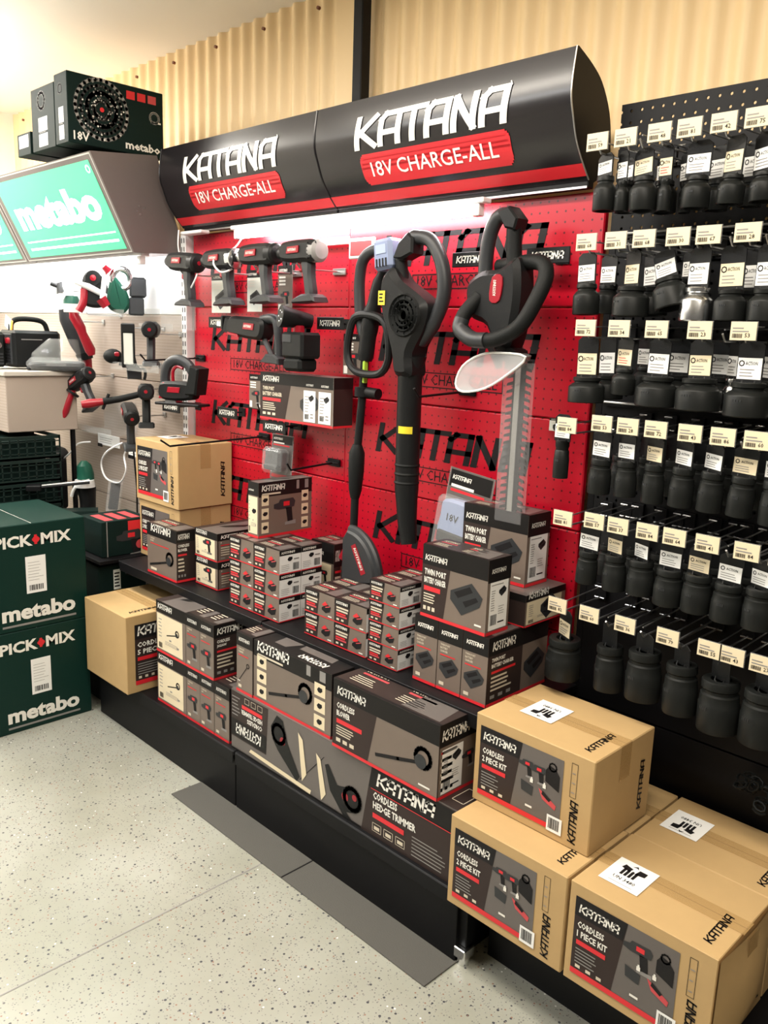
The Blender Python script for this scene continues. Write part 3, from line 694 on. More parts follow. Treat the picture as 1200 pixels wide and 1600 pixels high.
# ------------------------------------------------------------------ kraft cartons
def carton(label, x0, x1, y0, y1, z0, z1, title='2 PIECE KIT', front='print', un=True, rz=0, group='kraft kit cartons', bulge=0, rightprint=None, unflip=False, unx=.22, uny=.52):
    w, d, h = x1-x0, y1-y0, z1-z0; t = None
    B = MB()
    if bulge:
        B.box(-w/2, w/2-.004, -d/2, d/2, 0, h, M_kraft, .0015); n = 10; vs = []; fs = []
        for i in range(n+1):
            for k in range(n+1):
                u, v = i/n, k/n; vs.append((w/2-.004+bulge*math.sin(math.pi*u)*math.sin(math.pi*min(1, v*1.1)*.9)+.004, -d/2+d*u, h*v))
        for i in range(n):
            for k in range(n): a = i*(n+1)+k; fs.append((a, a+n+1, a+n+2, a+1))
        B.add(vs, fs, M_kraft)
    else: B.box(-w/2, w/2, -d/2, d/2, 0, h, M_kraft, .0022)
    T = Face(B, (-w/2, -d/2, h), (1, 0, 0), (0, 1, 0), w, d)
    T.rect(.002, d*.5-.0007, w-.002, d*.5+.0007, M_kraftd, 1)
    T.logo(w*.90, d*.12, d*.42, M_inkb, 2, rot=90, h=.018)
    Rt = Face(B, (w/2+(.002 if bulge else 0), -d/2, 0), (0, 1, 0), (0, 0, 1), d, h)
    if rightprint is None: Rt.logo(d*.86, h*.14, h*.55, M_inkb, 3 if not bulge else 8, rot=90, h=.019)
    o = B.build('kit_carton', loc=((x0+x1)/2, (y0+y1)/2, z0), rot=(0, 0, R(rz))); tag(o, label, 'cardboard box', group)
    def panel(O, U, ww, hh, ink):
        P = MB(); F = Face(P, O, U, (0, 0, 1), ww, hh); q = M_inkl
        a, b = ww*.05, ww*(.765 if ink == 'v' else .95); c, e = hh*.10, hh*.88; pw, ph = b-a, e-c
        F.rect(a, c, b, e, M_midtaupe, 2); s = ww*.40 if ink == 'v' else pw*.98
        F.poly([(a, c+ph*.07), (a+pw*(.42 if ink == 'v' else .99), c+ph*.07), (a+pw*(.52 if ink == 'v' else 1), e), (a, e)], M_dktaupe, 3)
        F.poly([(a, e-ph*.24), (a+pw*(.485 if ink == 'v' else 1), e-ph*.24), (a+pw*(.52 if ink == 'v' else 1), e), (a, e)], M_ink, 4)
        F.logo(a+pw*.04, e-ph*.19, pw*(.40 if ink == 'v' else .7), q, 5); th = ph*.085
        F.text('CORDLESS', a+pw*.04, e-ph*.38, th, q, w=pw*(.27 if ink == 'v' else .5), l=5, off=.03); F.text(title, a+pw*.04, e-ph*.50, th, q, w=pw*(.31 if ink == 'v' else .6), l=5, off=.03)
        F.rect(a+pw*.04, e-ph*.60, a+pw*(.34 if ink == 'v' else .7), e-ph*.54, M_inkr, 5); F.lines(a+pw*.04, e-ph*.84, a+pw*(.28 if ink == 'v' else .5), e-ph*.63, 5, M_inkg, 5, fill=.35)
        for k in range(3): F.rect(a+pw*(.05+.11*k), c+ph*.10, a+pw*(.05+.11*k+.05), c+ph*.14, M_inkc, 5)
        F.rect(a, c, b, c+ph*.07, M_inkr, 4)
        if ink == 'v':
            F.pic('kit1' if title[0] == '1' else 'kit', a+pw*.74, c+ph*.56, pw*.50, 4); F.rect(a+pw*.6, c+ph*.16, a+pw*.68, c+ph*.19, M_inkl, 5)
            F.rect(a+pw*.86, c-ph*.02, a+pw*1.03, c+ph*.20, M_paper, 5); F.barcode(a+pw*.88, c+ph*.02, a+pw*1.0, c+ph*.17, 6)
            F.logo(ww*.90, hh*.06, hh*.44, M_inkb, 2, rot=90, h=ww*.065)
            F.frame(ww*.825, hh*.54, ww*.875, hh*.90, .001, M_inkb, 2); F.lines(ww*.835, hh*.57, ww*.865, hh*.87, 3, M_inkg, 3, fill=.1)
        p = P.build('printed_panel', o); p['label'] = 'printed panel with tool pictures'
    if front == 'print': panel((-w/2, -d/2, 0), (1, 0, 0), w, h, 'v')
    if rightprint == 'tall': panel((w/2, -d/2+.02, 0), (0, 1, 0), d*.9, h, 't')
    P = MB(); F = Face(P, (-w/2, -d/2, h), (1, 0, 0), (0, 1, 0), w, d); F.rect(0, d*.5-.022, w, d*.5+.022, M_tape, 2)
    F = Face(P, (w/2+(bulge*.5 if bulge else 0), -d/2, 0), (0, 1, 0), (0, 0, 1), d, h); F.rect(d*.5-.022, h*.62 if not bulge else h*.75, d*.5+.022, h, M_tape, 2)
    P.build('packing_tape', o)
    if un:
        P = MB(); s = .085; cx, cy = w*unx, d*uny; F = Face(P, (-w/2+cx, -d/2+cy-s*.62, h), (math.cos(R(45)), math.sin(R(45)), 0), (-math.sin(R(45)), math.cos(R(45)), 0), s, s) if False else Face(P, (-w/2+cx-s*.5, -d/2+cy-s*.55, h), (1, 0, 0), (0, 1, 0), s, s*1.1)
        F.rel(0, 0, 1, 1, M_paper, 4); W_, H_ = F.w, F.h; f = (lambda u, v: (W_-u, H_-v)) if unflip else (lambda u, v: (u, v))
        def pp(pts): F.poly([f(a*W_, b*H_) for a, b in pts], M_ink, 5)
        for k in range(4): pp([(.28+.10*k, .42), (.35+.10*k, .42), (.35+.10*k, .66), (.315+.10*k, .70), (.28+.10*k, .66)])
        pp([(.2, .68), (.42, .62), (.46, .76), (.24, .82)]); pp([(.56, .62), (.8, .66), (.8, .82), (.6, .82)]); pp([(.40, .84), (.5, .92), (.56, .82), (.5, .86)])
        F.text('UN 3480', *(f(W_*.22, H_*.22)), .011, M_ink, w=W_*.56, l=5, off=.01, rot=180 if unflip else 0); F.rect(W_*.2, H_*.1, W_*.8, H_*.115, M_inkg, 5)
        u = P.build('shipping_label', o); u['label'] = 'white shipping label with battery pictograms'
    return o
c1 = carton('kraft two piece kit carton, lower of two at the left end of the upper shelf', -2.925, -2.635, 1.588, 1.812, ZS, ZS+.222, un=False)
c2 = carton('kraft two piece kit carton, top of two at the left end of the upper shelf', -2.93, -2.627, 1.580, 1.812, ZS+.2225, 1.042, rz=0, un=True)
carton('kraft five piece kit carton overhanging the left end of the base shelf', -2.86, -2.552, 1.321, 1.60, ZB, .475, title='5 PIECE KIT', front=None, rightprint='tall', un=False)
carton('kraft two piece kit carton on the deck, under the topmost two piece carton', -1.078, -.772, 1.329, 1.565, ZB, .410, un=False)
carton('kraft one piece kit carton at the bottom right with bulging right end', -.765, -.462, 1.330, 1.568, ZB, .410, title='1 PIECE KIT', bulge=.02, unx=.24, uny=.40)
carton('kraft carton behind the one piece kit carton, label turned round', -.765, -.462, 1.573, 1.80, ZB, .408, front=None, unflip=True)
carton('kraft carton mostly hidden behind the stacked two piece kit cartons', -1.075, -.772, 1.573, 1.80, ZB, .406, front=None, un=False)
carton('kraft two piece kit carton topmost of the right hand pile', -1.090, -.782, 1.415, 1.660, .4105, .625, un=True, unflip=True, unx=.34, uny=.50)

def green_carton(label, z0, z1):
    x0, x1, y0, y1 = -3.30, -2.90, .96, 1.352; w, d, h = x1-x0, y1-y0, z1-z0; B = MB(); B.box(-w/2, w/2, -d/2, d/2, 0, h, M_green, .003)
    T = Face(B, (-w/2, -d/2, h), (1, 0, 0), (0, 1, 0), w, d); T.rect(0, d*.5-.0007, w, d*.5+.0007, M_inkl, 1)
    o = B.build('green_carton', loc=((x0+x1)/2, (y0+y1)/2, z0)); tag(o, label, 'cardboard box', 'green pick and mix cartons')
    P = MB(); F = Face(P, (w/2, -d/2, 0), (0, 1, 0), (0, 0, 1), d, h)
    F.text('PICK', d*.16, h*.79, .042, M_inkl, w=.135, off=.035, l=2, res=2); F.text('MIX', d*.58, h*.79, .042, M_inkl, w=.11, off=.035, l=2, res=2)
    F.disc((d*.535, h*.845), .012, M_inkr, 3); F.rect(d*.5, h*.835, d*.57, h*.855, M_inkr, 2); F.rect(d*.53-.004, h*.80, d*.53+.006, h*.89, M_inkr, 2)
    F.text('metabo', d*.20, h*.10, .058, M_inkl, w=.265, off=.04, l=2, res=3); F.rect(d*.20, h*.045, d*.88, h*.065, M_inkg, 2); P.build('printed_lettering', o)
    P = MB(); F = Face(P, (w/2, -d*.5+d*.43, h*.34), (0, 1, 0), (0, 0, 1), .072, .135); F.rel(0, 0, 1, 1, M_paper, 2); F.lines(.008, .045, .062, .12, 7, M_inkg, 3, fill=.12); F.barcode(.01, .01, .06, .03, 3)
    l = P.build('delivery_label', o); l['label'] = 'white delivery label'
green_carton('dark green carton on the floor at the left, lower of the pair', 0, .381)
green_carton('dark green carton at the left, stacked on top of the other', .382, .767)

# ------------------------------------------------------------------ socket wall on the right
def socket_bay():
    t = thing('pegboard_bay', 'black perforated steel wall bay on the right carrying rows of impact sockets', 'pegboard', (-.6, 1.82, 0))
    B = MB(); B.box(-.495, .9, .0, .0035, 1.70, 1.985, M_blkpeg); B.build('perforated_panel', t)
    for za, zb in ((1.315, 1.695), (.93, 1.31), (.55, .925), (.19, .545)):
        B = MB(); B.box(-.48, .9, .002, .0055, za, zb, M_blkpeg if za > .9 else M_blk); B.box(-.48, .9, .02, .03, za, zb, M_blk); B.build('perforated_panel', t)
    for z in (1.697, 1.312):
        B = MB(); B.box(-.47, .9, -.012, .0, z-.006, z+.006, M_blk, .001); B.cyl((-.47, -.016, z+.004), (.9, -.016, z+.004), .003, M_wire, n=8); B.build('cross_rail', t)
    for x in (-.487, .40):
        B = MB(); B.box(x-.006, x+.006, .002, .03, .03, 1.985, M_blk, .001); B.build('upright', t)
    B = MB(); B.box(-.443, .9, -.37, -.005, .168, .189, M_blk, .002); B.box(-.443, .9, -.366, -.36, .0, .168, M_blk); B.build('deck', t)
socket_bay()
def wire_hook(x, z, label, tagged=True, y1=1.622, red=False, tilt=0, grp='wire hooks with price tags'):
    t = thing('wire_hook', label, 'hook', (x, 1.818, z), group=grp); L = y1-1.818
    B = MB(); B.tube([(0, 0, .0), (0, L*.93, -.002), (0, L, .012)], .0022, M_wire, 6); B.cyl((-.013, -.012, .0), (.013, -.012, .0), .0018, M_wire, n=6)
    B.tube([(0, 0, .028), (0, L*.96, .020)], .0016, M_wire, 6); B.box(-.014, .014, -.006, 0, -.008, .034, M_blk, .001); B.cyl((-.009, -.02, .03), (.009, -.02, .03), .002, M_wire, n=6); B.build('wire', t)
    if tagged:
        B = MB(); B.box(-.0255, .0255, L-.003, L-.001, .000, .036, M_clear)
        B.box(-.0245, .0245, L-.0045, L-.003, .001, .035, M_cream)
        F = Face(B, (-.0235, L-.0045, .002), (1, 0, 0), (0, 0, 1), .047, .033); F.rect(.003, .020, .024, .0225, M_inkg, 1); F.rect(.003, .014, .034, .0165, M_inkg, 1); F.barcode(.003, .003, .022, .011, 1); F.text('%d' % (20+int(abs(x*z)*317) % 70), .027, .004, .008, M_ink, l=1)
        p = B.build('price_tag', t, rot=(0, 0, 0)); p['label'] = 'cream price tag'
    return t
SOCKM = {}
def socket(x, y, z, dia, h, label, m=M_sock, hook=.1, card=True, white=True, kind=0, tilt=0, group='impact sockets on hang cards', lw=.05):
    """z is the middle of the socket; it hangs from a black card"""
    t = thing('impact_socket', label, 'socket', (x, y, z), (0, R(tilt), R(random.uniform(-14, 14)-14)), group)
    r = dia/2; key = (round(dia, 3), round(h, 3), m.name, kind)
    if key not in SOCKM:
        B = MB(); k = h/2
        if kind == 0: pr = [(r*.45, k*.7), (r*.45, k), (r*.72, k), (r*.76, k*.94), (r*.76, k*.72), (r*.68, k*.66), (r*.68, k*.56), (r*.78, k*.5), (r*.97, k*.28), (r, k*.2), (r, -k*.94), (r*.96, -k), (r*.74, -k), (r*.72, -k*.6), (0, -k*.6)]
        else: pr = [(r*.5, k*.8), (r*.5, k), (r*.86, k), (r*.9, k*.93), (r*.9, k*.68), (r*.82, k*.62), (r*.82, k*.50), (r*.92, k*.44), (r*.96, k*.1), (r, k*.04), (r, -k*.94), (r*.97, -k), (r*.74, -k), (r*.72, -k*.6), (0, -k*.6)]
        B.lathe([(a, b) for a, b in pr], m, n=26)
        if m is M_sock:
            for q in range(4):
                a = R(-100+q*7); B.box(r*1.0*math.cos(a)-.001, r*1.0*math.cos(a)+.001, r*math.sin(a)-.0006, r*math.sin(a)+.001, -k*.1, k*.02, M_dkplas)
        o = B.build('socket_body', t); SOCKM[key] = o.data
    else:
        o = bpy.data.objects.new('socket_body', SOCKM[key]); COL.objects.link(o); o.parent = t
    if card:
        w = lw/2; top = h/2+hook; B = MB(); yy = -.002
        B.prism([(-w, h/2-.002), (w, h/2-.002), (w, top-.008), (w*.6, top), (-w*.6, top), (-w, top-.008)], yy-.0012, yy+.0012, M_blkplas, .0004)
        B.tube([(-w*.5, yy, h/2+.003), (-w*.45, yy-.004, h/2-.006), (0, yy-.005, h/2-.010), (w*.45, yy-.004, h/2-.006), (w*.5, yy, h/2+.003)], .0022, M_blkplas, 6)
        B.build('hang_card', t)
        if white:
            B = MB(); F = Face(B, (-w*.92, yy-.0012, h/2+.006), (1, 0, 0), (0, 0, 1), w*1.84, max(.02, (top-h/2)*.52))
            F.rel(0, 0, 1, 1, M_paper if white == 1 else M_cream, 2); a, b = F.w, F.h
            F.ring((a*.16, b*.74), b*.12, b*.05, M_ink, 3, 8); F.text('ACTION', a*.32, b*.66, b*.17, M_ink, l=3, w=a*.5)
            F.lines(a*.1, b*.1, a*.8, b*.55, 3, M_inkr if white == 3 else M_inkg, 3, fill=.3); l = B.build('card_label', t); l['label'] = 'white printed label'
    return t
ROWN = {1: 'top row', 2: 'second row', 3: 'third row', 4: 'fourth row', 5: 'fifth row', 6: 'bottom row'}
ORD = ['first', 'second', 'third', 'fourth', 'fifth', 'sixth', 'seventh', 'eighth', 'ninth']
ROWS = {
 1: (1.845, [-1.025, -.96, -.886, -.824, -.757, -.693, -.628], [(-1.02, 1.764, .048, .070), (-.979, 1.756, .028, .060), (-.929, 1.756, .056, .067), (-.882, 1.750, .027, .062), (-.815, 1.749, .054, .061), (-.745, 1.748, .050, .054), (-.685, 1.747, .048, .053), (-.62, 1.747, .048, .053)], .058, 0),
 2: (1.645, [-1.032, -.962, -.898, -.825, -.763, -.688, -.62], [(-1.044, 1.546, .058, .066), (-.935, 1.541, .075, .062), (-.848, 1.557, .070, .062), (-.790, 1.535, .064, .066), (-.722, 1.533, .060, .060), (-.655, 1.533, .060, .060)], .062, 0),
 3: (1.466, [-1.017, -.936, -.851, -.76, -.674], [(-1.025, 1.35, .080, .056), (-.935, 1.374, .050, .056), (-.857, 1.358, .084, .062), (-.765, 1.358, .090, .064), (-.667, 1.355, .084, .066), (-.715, 1.359, .034, .066)], .058, 0),
 4: (1.264, [-.957, -.895, -.831, -.757, -.69, -.624, -.56], [(-.972, 1.162, .050, .078), (-.908, 1.165, .047, .078), (-.843, 1.164, .046, .083), (-.779, 1.166, .050, .082), (-.717, 1.166, .050, .081), (-.655, 1.166, .050, .080), (-.592, 1.162, .050, .085)], .055, 1),
 5: (1.048, [-.955, -.896, -.827, -.766, -.696, -.617, -.55], [(-.984, .949, .048, .075), (-.914, .951, .052, .080), (-.850, .955, .058, .076), (-.785, .949, .060, .078), (-.722, .951, .060, .080), (-.658, .947, .060, .078), (-.594, .950, .060, .082)], .052, 1),
 6: (.833, [-1.032, -.947, -.857, -.757, -.666, -.62, -.56], [(-1.027, .715, .084, .098), (-.905, .728, .066, .104), (-.820, .738, .078, .110), (-.733, .735, .072, .108), (-.648, .727, .084, .110), (-.560, .732, .084, .112)], .05, 1)}
for rw, (zh, tags, socks, hk, kind) in ROWS.items():
    for i, x in enumerate(tags):
        wire_hook(x, zh, 'wire hook with cream price tag, %s from the left, %s of sockets' % (ORD[i], ROWN[rw]))
    n = 0
    for i, (x, z, dia, h) in enumerate(socks):
        mm = M_chrome if (rw == 2 and i == 3) or (rw == 3 and i == 5) else M_sock
        look = 'bright silver' if mm is M_chrome else 'black'
        size = 'wide squat' if dia > h*1.1 else ('slim' if dia < .04 else 'deep' if h > dia*1.25 else 'stout')
        if not any(abs(x-q) < .022 for q in tags): wire_hook(x, zh, 'bare untagged wire hook above the %s socket from the left, %s' % (ORD[i], ROWN[rw]), tagged=False, grp='bare wire hooks')
        socket(x, 1.655 if not (rw == 3 and i == 5) else 1.69, z, dia, h, '%s %s impact socket hanging %s from the left in the %s' % (size, look, ORD[i], ROWN[rw]), mm,
               hook=max(.03, zh-z-h/2), kind=kind, white=(0 if rw == 6 and i > 0 else (2 if (i+rw) % 3 == 0 else 3 if (i*rw) % 5 == 3 else 1)), tilt=(-16 if (rw, i) == (2, 2) else random.uniform(-3, 3)), lw=.052 if dia > .04 else .03)
        if rw <= 5 and mm is M_sock and i < 6:
            socket(x+.004, 1.735, z+.004, dia*.92, h*.95, '%s %s impact socket behind the front one, %s place in the %s' % (size, look, ORD[i], ROWN[rw]), M_sock,
                   hook=max(.03, zh-z-h/2), kind=kind, white=0 if rw > 3 else 1, tilt=random.uniform(-3, 3), lw=.052 if dia > .04 else .03, group='impact sockets at the back of the hooks')
wire_hook(-1.045, 1.252, 'long wire hook on the red panel holding the single slim socket')
socket(-1.079, 1.66, 1.186, .036, .088, 'slim black impact socket hanging alone against the red panel', hook=.06, kind=1, lw=.045)
wire_hook(-1.036, 1.040, 'wire hook with price tag at the left end of the fifth row, above the chargers')
def chain():
    t = MB(); rr = random.Random(5)
    for k in range(26):
        T = t.T; t.T = Matrix.Translation((rr.uniform(-.05, .05), rr.uniform(-.03, .03), rr.uniform(0, .05)+.008)) @ Matrix.Rotation(rr.uniform(0, 3), 4, 'X') @ Matrix.Rotation(rr.uniform(0, 3), 4, 'Z')
        t.tube([(.014*math.cos(a*.785), .009*math.sin(a*.785), 0) for a in range(8)], .0028, M_sock, 6, closed=True); t.T = T
    tag(t.build('chain', loc=(-.58, 1.78, .47)), 'small tangle of dark chain hanging below the bottom row of sockets', 'chain')
chain()

# ------------------------------------------------------------------ power tools
def disp_sign(x, z, label, y=1.755, word='KATANA', w=.125, rz=0):
    t = thing('hook_sign', label, 'sign', (x, y, z), (0, 0, R(rz)), 'black name signs on hooks')
    B = MB(); B.box(-w/2, w/2, -.004, 0, -.019, .019, M_blkplas, .0015); F = Face(B, (-w/2, -.004, -.019), (1, 0, 0), (0, 0, 1), w, .038)
    F.logo(w*.12, .010, w*.74, M_logo, 2, h=.019); B.build('sign_plate', t)
    B = MB(); B.tube([(0, .0, 0), (0, 1.82-y, 0)], .003, M_blk, 6); B.box(-.02, .02, 1.82-y-.004, 1.82-y-.001, -.015, .015, M_blk); B.build('bracket', t)
def drill(name, label, loc, rz=0, ry=0, s=1.0, rear='plain', body=M_blkplas, accent=M_redplas, foot=True, chuck=M_blkplas, grip=M_dkplas, group=None, side=False, long=0):
    t = thing(name, label, 'power tool', loc, (0, R(ry), R(rz)), group); t.scale = (s, s, s)
    B = MB(); B.prism(smooth([(-.075-long, -.020), (-.03, -.030), (.03, -.030), (.080, -.028), (.092, 0), (.082, .030), (.03, .034), (-.04, .032), (-.080-long, .022)], 4), -.030, .030, body, .011); hs = B.build('housing', t)
    B = MB(); B.lathe([(.012, 0), (.018, .004), (.022, .02), (.023, .034), (.019, .036)], chuck, ax='x', n=18); B.T = ident()
    o = B.build('chuck', t, loc=(-.108-long, 0, .0))
    B = MB(); B.prism(smooth([(.012, -.025), (.052, -.025), (.056, -.07), (.066, -.128), (.036, -.132), (.022, -.08)], 4), -.0165, .0165, grip, .008); gp = B.build('grip', t)
    B = MB(); B.box(-.004, .014, -.009, .009, -.058, -.030, accent, .004); B.build('trigger', gp)
    if foot:
        B = MB(); B.prism([(-.012, -.150), (.095, -.146), (.090, -.132), (.070, -.122), (.030, -.124), (-.008, -.138)], -.032, .032, grip, .006); B.build('battery_foot', t)
    B = MB(); B.prism([(-.035, -.006), (.022, -.004), (.024, .016), (-.030, .014)], -.0335, -.0295, accent, .001); F = Face(B, (-.030, -.0335, -.003), (1, 0, 0), (0, 0, 1), .05, .016); F.logo(.004, .004, .038, M_inkl, 1, h=.008); B.build('badge', hs)
    B = MB()
    if rear == 'vent':
        B.lathe([(.030, 0), (.034, .004), (.033, .026), (.024, .034), (0, .036)], M_inkg, c=(.058, 0, .001), ax='x', n=20)
        for k in range(5): B.box(.063+.0, .066, -.034, .034, -.024+k*.011, -.020+k*.011, M_ink)
    elif rear == 'silver': B.lathe([(.028, 0), (.034, .006), (.033, .03), (.02, .036), (0, .036)], M_chrome, c=(.055, 0, .001), ax='x', n=20)
    else:
        B.lathe([(.029, 0), (.034, .003), (.033, .03), (.026, .036), (0, .037)], body, c=(.060, 0, .001), ax='x', n=22); B.lathe([(.008, 0), (.007, .003), (0, .003)], accent, c=(.095, 0, .001), ax='x', n=10)
    B.build('motor_cap', t)
    if side:
        B = MB(); B.cyl((-.075, 0, 0), (-.075, -.05, 0), .009, M_blkplas, n=12); B.tube([(-.075, -.05, 0), (-.075, -.075, 0), (-.075, -.13, 0), (-.075, -.165, 0), (-.075, -.175, 0)], [.013, .016, .013, .017, .012], accent, 14)
        B.cyl((-.075, -.052, 0), (-.075, -.058, 0), .026, M_blkplas, n=16); B.build('side_handle', t)
    return t
DG = 'cordless drills in the top row of the red display'
drill('impact_driver', 'black cordless impact driver, leftmost of four in the top row, overlapping the white upright', (-2.705, 1.665, 1.683), ry=4, group=DG, chuck=M_blkplas)
drill('impact_driver', 'black cordless impact driver with a silver motor end, second in the top row', (-2.470, 1.665, 1.683), ry=0, rear='silver', group=DG)
drill('cordless_drill', 'black cordless drill, third from the left in the top row', (-2.262, 1.665, 1.690), ry=0, group=DG, chuck=M_chrome)
drill('cordless_drill', 'black cordless drill with pale vented motor end, rightmost in the top row', (-2.048, 1.665, 1.690), ry=0, rear='vent', group=DG)
def tool_hooks():
    for i, x in enumerate((-2.70, -2.465, -2.26, -2.045)):
        B = MB(); B.tube([(0, 0, 0), (0, -.16, -.004), (0, -.175, .012)], .003, M_wire, 6); B.box(-.03, .03, -.006, 0, -.01, .01, M_wire, .001)
        tag(B.build('tool_hook', loc=(x, 1.819, 1.645)), 'chrome hook carrying the %s drill of the top row' % ORD[i], 'hook', 'hooks under the drills')
tool_hooks()
def info_card(name, label, x, z, w, h, y=1.79, kind=0, rx=0, cat='card'):
    B = MB(); B.box(-w/2, w/2, -.001, .001, -h/2, h/2, M_inkg); F = Face(B, (-w/2, -.001, -h/2), (1, 0, 0), (0, 0, 1), w, h)
    F.rel(0, 0, 1, 1, M_taupe if kind != 2 else M_panelgrey, 1); F.rel(0, .82, 1, 1, M_inkb, 2); F.logo(w*.1, h*.87, w*.55, M_inkl, 3, h=h*.06)
    for q in range(3): F.rect(w*.1, h*(.74-.07*q), w*.55, h*(.78-.07*q), M_inkl, 3)
    F.pic('drill' if kind == 0 else 'charger', w*.55, h*.35, w*.7, 3); F.rel(.05, .03, .25, .22, M_inkl, 3); F.rel(.75, .05, .92, .12, M_inkl, 3)
    return tag(B.build(name, loc=(x, y, z), rot=(R(rx), 0, 0)), label, cat)
info_card('info_card', 'white product card hanging behind the first drill of the top row', -2.66, 1.585, .12, .14, kind=2)
info_card('info_card', 'narrow product card hanging behind the second drill of the top row', -2.455, 1.59, .085, .14, kind=2)
info_card('info_card', 'tall printed product card under the third drill of the top row', -2.285, 1.59, .075, .16)
info_card('info_card', 'product card right of the torch with white print', -1.945, 1.393, .085, .125, kind=0)
info_card('info_card', 'small product card between the jigsaw and the hanging charger box', -2.447, 1.245, .075, .12, kind=0)
disp_sign(-2.60, 1.480, 'black name sign left of the reciprocating saw', y=1.74)
disp_sign(-2.012, 1.485, 'black name sign just right of the torch')
disp_sign(-1.462, 1.655, 'black name sign between the blower and the hedge trimmer')
disp_sign(-1.222, 1.655, 'black name sign at the upper right of the red panel beside the hedge trimmer')
disp_sign(-2.865, 1.158, 'black name sign sticking out left of the white upright below the jigsaw', y=1.70)
disp_sign(-2.57, 1.160, 'black name sign under the small product card')
disp_sign(-2.245, 1.142, 'black name sign below the hanging charger box', y=1.72)
disp_sign(-1.795, 1.50, 'black name sign mostly hidden between trimmer and blower')
B = MB(); B.box(-.055, .055, -.01, 0, -.03, .03, M_white, .003); B.box(-.045, .045, -.012, -.009, -.02, .02, M_inkp)
tag(B.build('light_box', loc=(-1.90, 1.78, 1.705)), 'small white plate right of the last drill in the top row', 'plate')
B = MB(); B.box(-.12, .12, -.006, 0, -.012, .012, M_galv, .002); tag(B.build('light_box', loc=(-2.10, 1.80, 1.735)), 'thin pale rail behind the third and fourth drills', 'plate')
def cables():
    B = MB(); B.tube(smooth([(-2.455, 1.76, 1.80), (-2.47, 1.72, 1.73), (-2.48, 1.66, 1.70), (-2.46, 1.625, 1.67), (-2.42, 1.63, 1.64), (-2.40, 1.67, 1.66), (-2.395, 1.70, 1.70)], 5, False), .0032, M_galv, 8)
    tag(B.build('security_cable', loc=(0, 0, 0)), 'white security cable hanging from the sign to the second drill', 'cable')
    B = MB(); B.tube(smooth([(-2.86, 1.74, 1.81), (-2.85, 1.73, 1.76), (-2.79, 1.70, 1.72), (-2.73, 1.68, 1.715)], 5, False), .0032, M_galv, 8)
    B.tube(smooth([(-2.62, 1.67, 1.655), (-2.63, 1.66, 1.62), (-2.66, 1.66, 1.59)], 5, False), .003, M_galv, 8)
    tag(B.build('security_cable', loc=(0, 0, 0)), 'white security cable looping down to the first drill', 'cable')
cables()
# reciprocating saw
def recip():
    t = thing('reciprocating_saw', 'black reciprocating saw with D shaped grip lying level under the drills', 'power tool', (-2.325, 1.70, 1.465), (0, R(3), 0)); t.scale = (.88, .95, .95)
    B = MB(); B.prism(smooth([(-.15, -.028), (-.08, -.036), (0, -.04), (.06, -.036), (.08, 0), (.06, .032), (-.05, .034), (-.14, .026)], 4), -.032, .032, M_blkplas, .011); B.build('housing', t)
    B = MB(); B.prism([(-.19, -.024), (-.155, -.034), (-.14, .022), (-.175, .026)], -.022, .022, M_rub, .006); B.box(-.205, -.19, -.02, .02, -.02, .03, M_blkplas, .003); B.box(-.26, -.19, -.0008, .0008, -.010, .008, M_chrome); B.build('shoe', t)
    B = MB(); B.tube(smooth([(.04, 0, .028), (.09, 0, .036), (.125, 0, .03), (.14, 0, -.01), (.15, 0, -.07), (.152, 0, -.09)], 5, False), .017, M_dkplas, 12); B.tube(smooth([(.04, 0, -.02), (.08, 0, -.06), (.115, 0, -.095)], 5, False), .010, M_dkplas, 10); B.build('d_handle', t)
    B = MB(); B.prism([(.075, -.112), (.185, -.112), (.182, -.092), (.155, -.080), (.105, -.082)], -.032, .032, M_dkplas, .005); B.build('battery_foot', t)
    B = MB(); B.prism([(-.035, -.008), (.03, -.008), (.034, .014), (-.03, .014)], -.0345, -.030, M_redplas, .001); F = Face(B, (-.035, -.0345, -.005), (1, 0, 0), (0, 0, 1), .06, .016); F.logo(.008, .004, .045, M_inkl, 1, h=.009)
    B.prism([(-.14, -.034), (-.07, -.038), (-.075, -.028), (-.14, -.024)], -.0325, .0325, M_redplas, .002); B.build('badge', t)
recip()
def torch():
    t = thing('work_torch', 'black cordless torch with round lens on its battery block, right of the reciprocating saw', 'torch', (-2.075, 1.69, 1.41))
    B = MB(); B.box(-.052, .052, -.04, .04, -.035, .045, M_blkplas, .008); B.box(-.048, .04, -.038, .038, -.075, -.033, M_rub, .01); B.box(-.045, .0, -.0415, -.038, .012, .038, M_dkplas, .002); B.build('battery_block', t)
    B = MB(); T = ident(); B.T = Matrix.Translation((-.02, -.005, .085)) @ Matrix.Rotation(R(68), 4, 'Z') @ Matrix.Rotation(R(8), 4, 'Y')
    B.lathe([(.0, .055), (.022, .05), (.026, .02), (.030, -.02), (.034, -.045), (.034, -.052), (.030, -.052)], M_blkplas, ax='x', n=24); B.build('head', t)
    B = MB(); B.T = Matrix.Translation((-.02, -.005, .085)) @ Matrix.Rotation(R(68), 4, 'Z') @ Matrix.Rotation(R(8), 4, 'Y')
    B.lathe([(.030, -.049), (0, -.0495)], M_lens, ax='x', n=24)
    for k in range(5): B.lathe([(.008, -.050), (.0, -.0535)], M_chrome, c=(0, .017*math.cos(k*1.257), .017*math.sin(k*1.257)), ax='x', n=8)
    B.build('lens', t)
    B = MB(); B.cyl((-.012, 0, .045), (-.012, 0, .065), .018, M_redplas, n=14); B.build('neck', t)
torch()
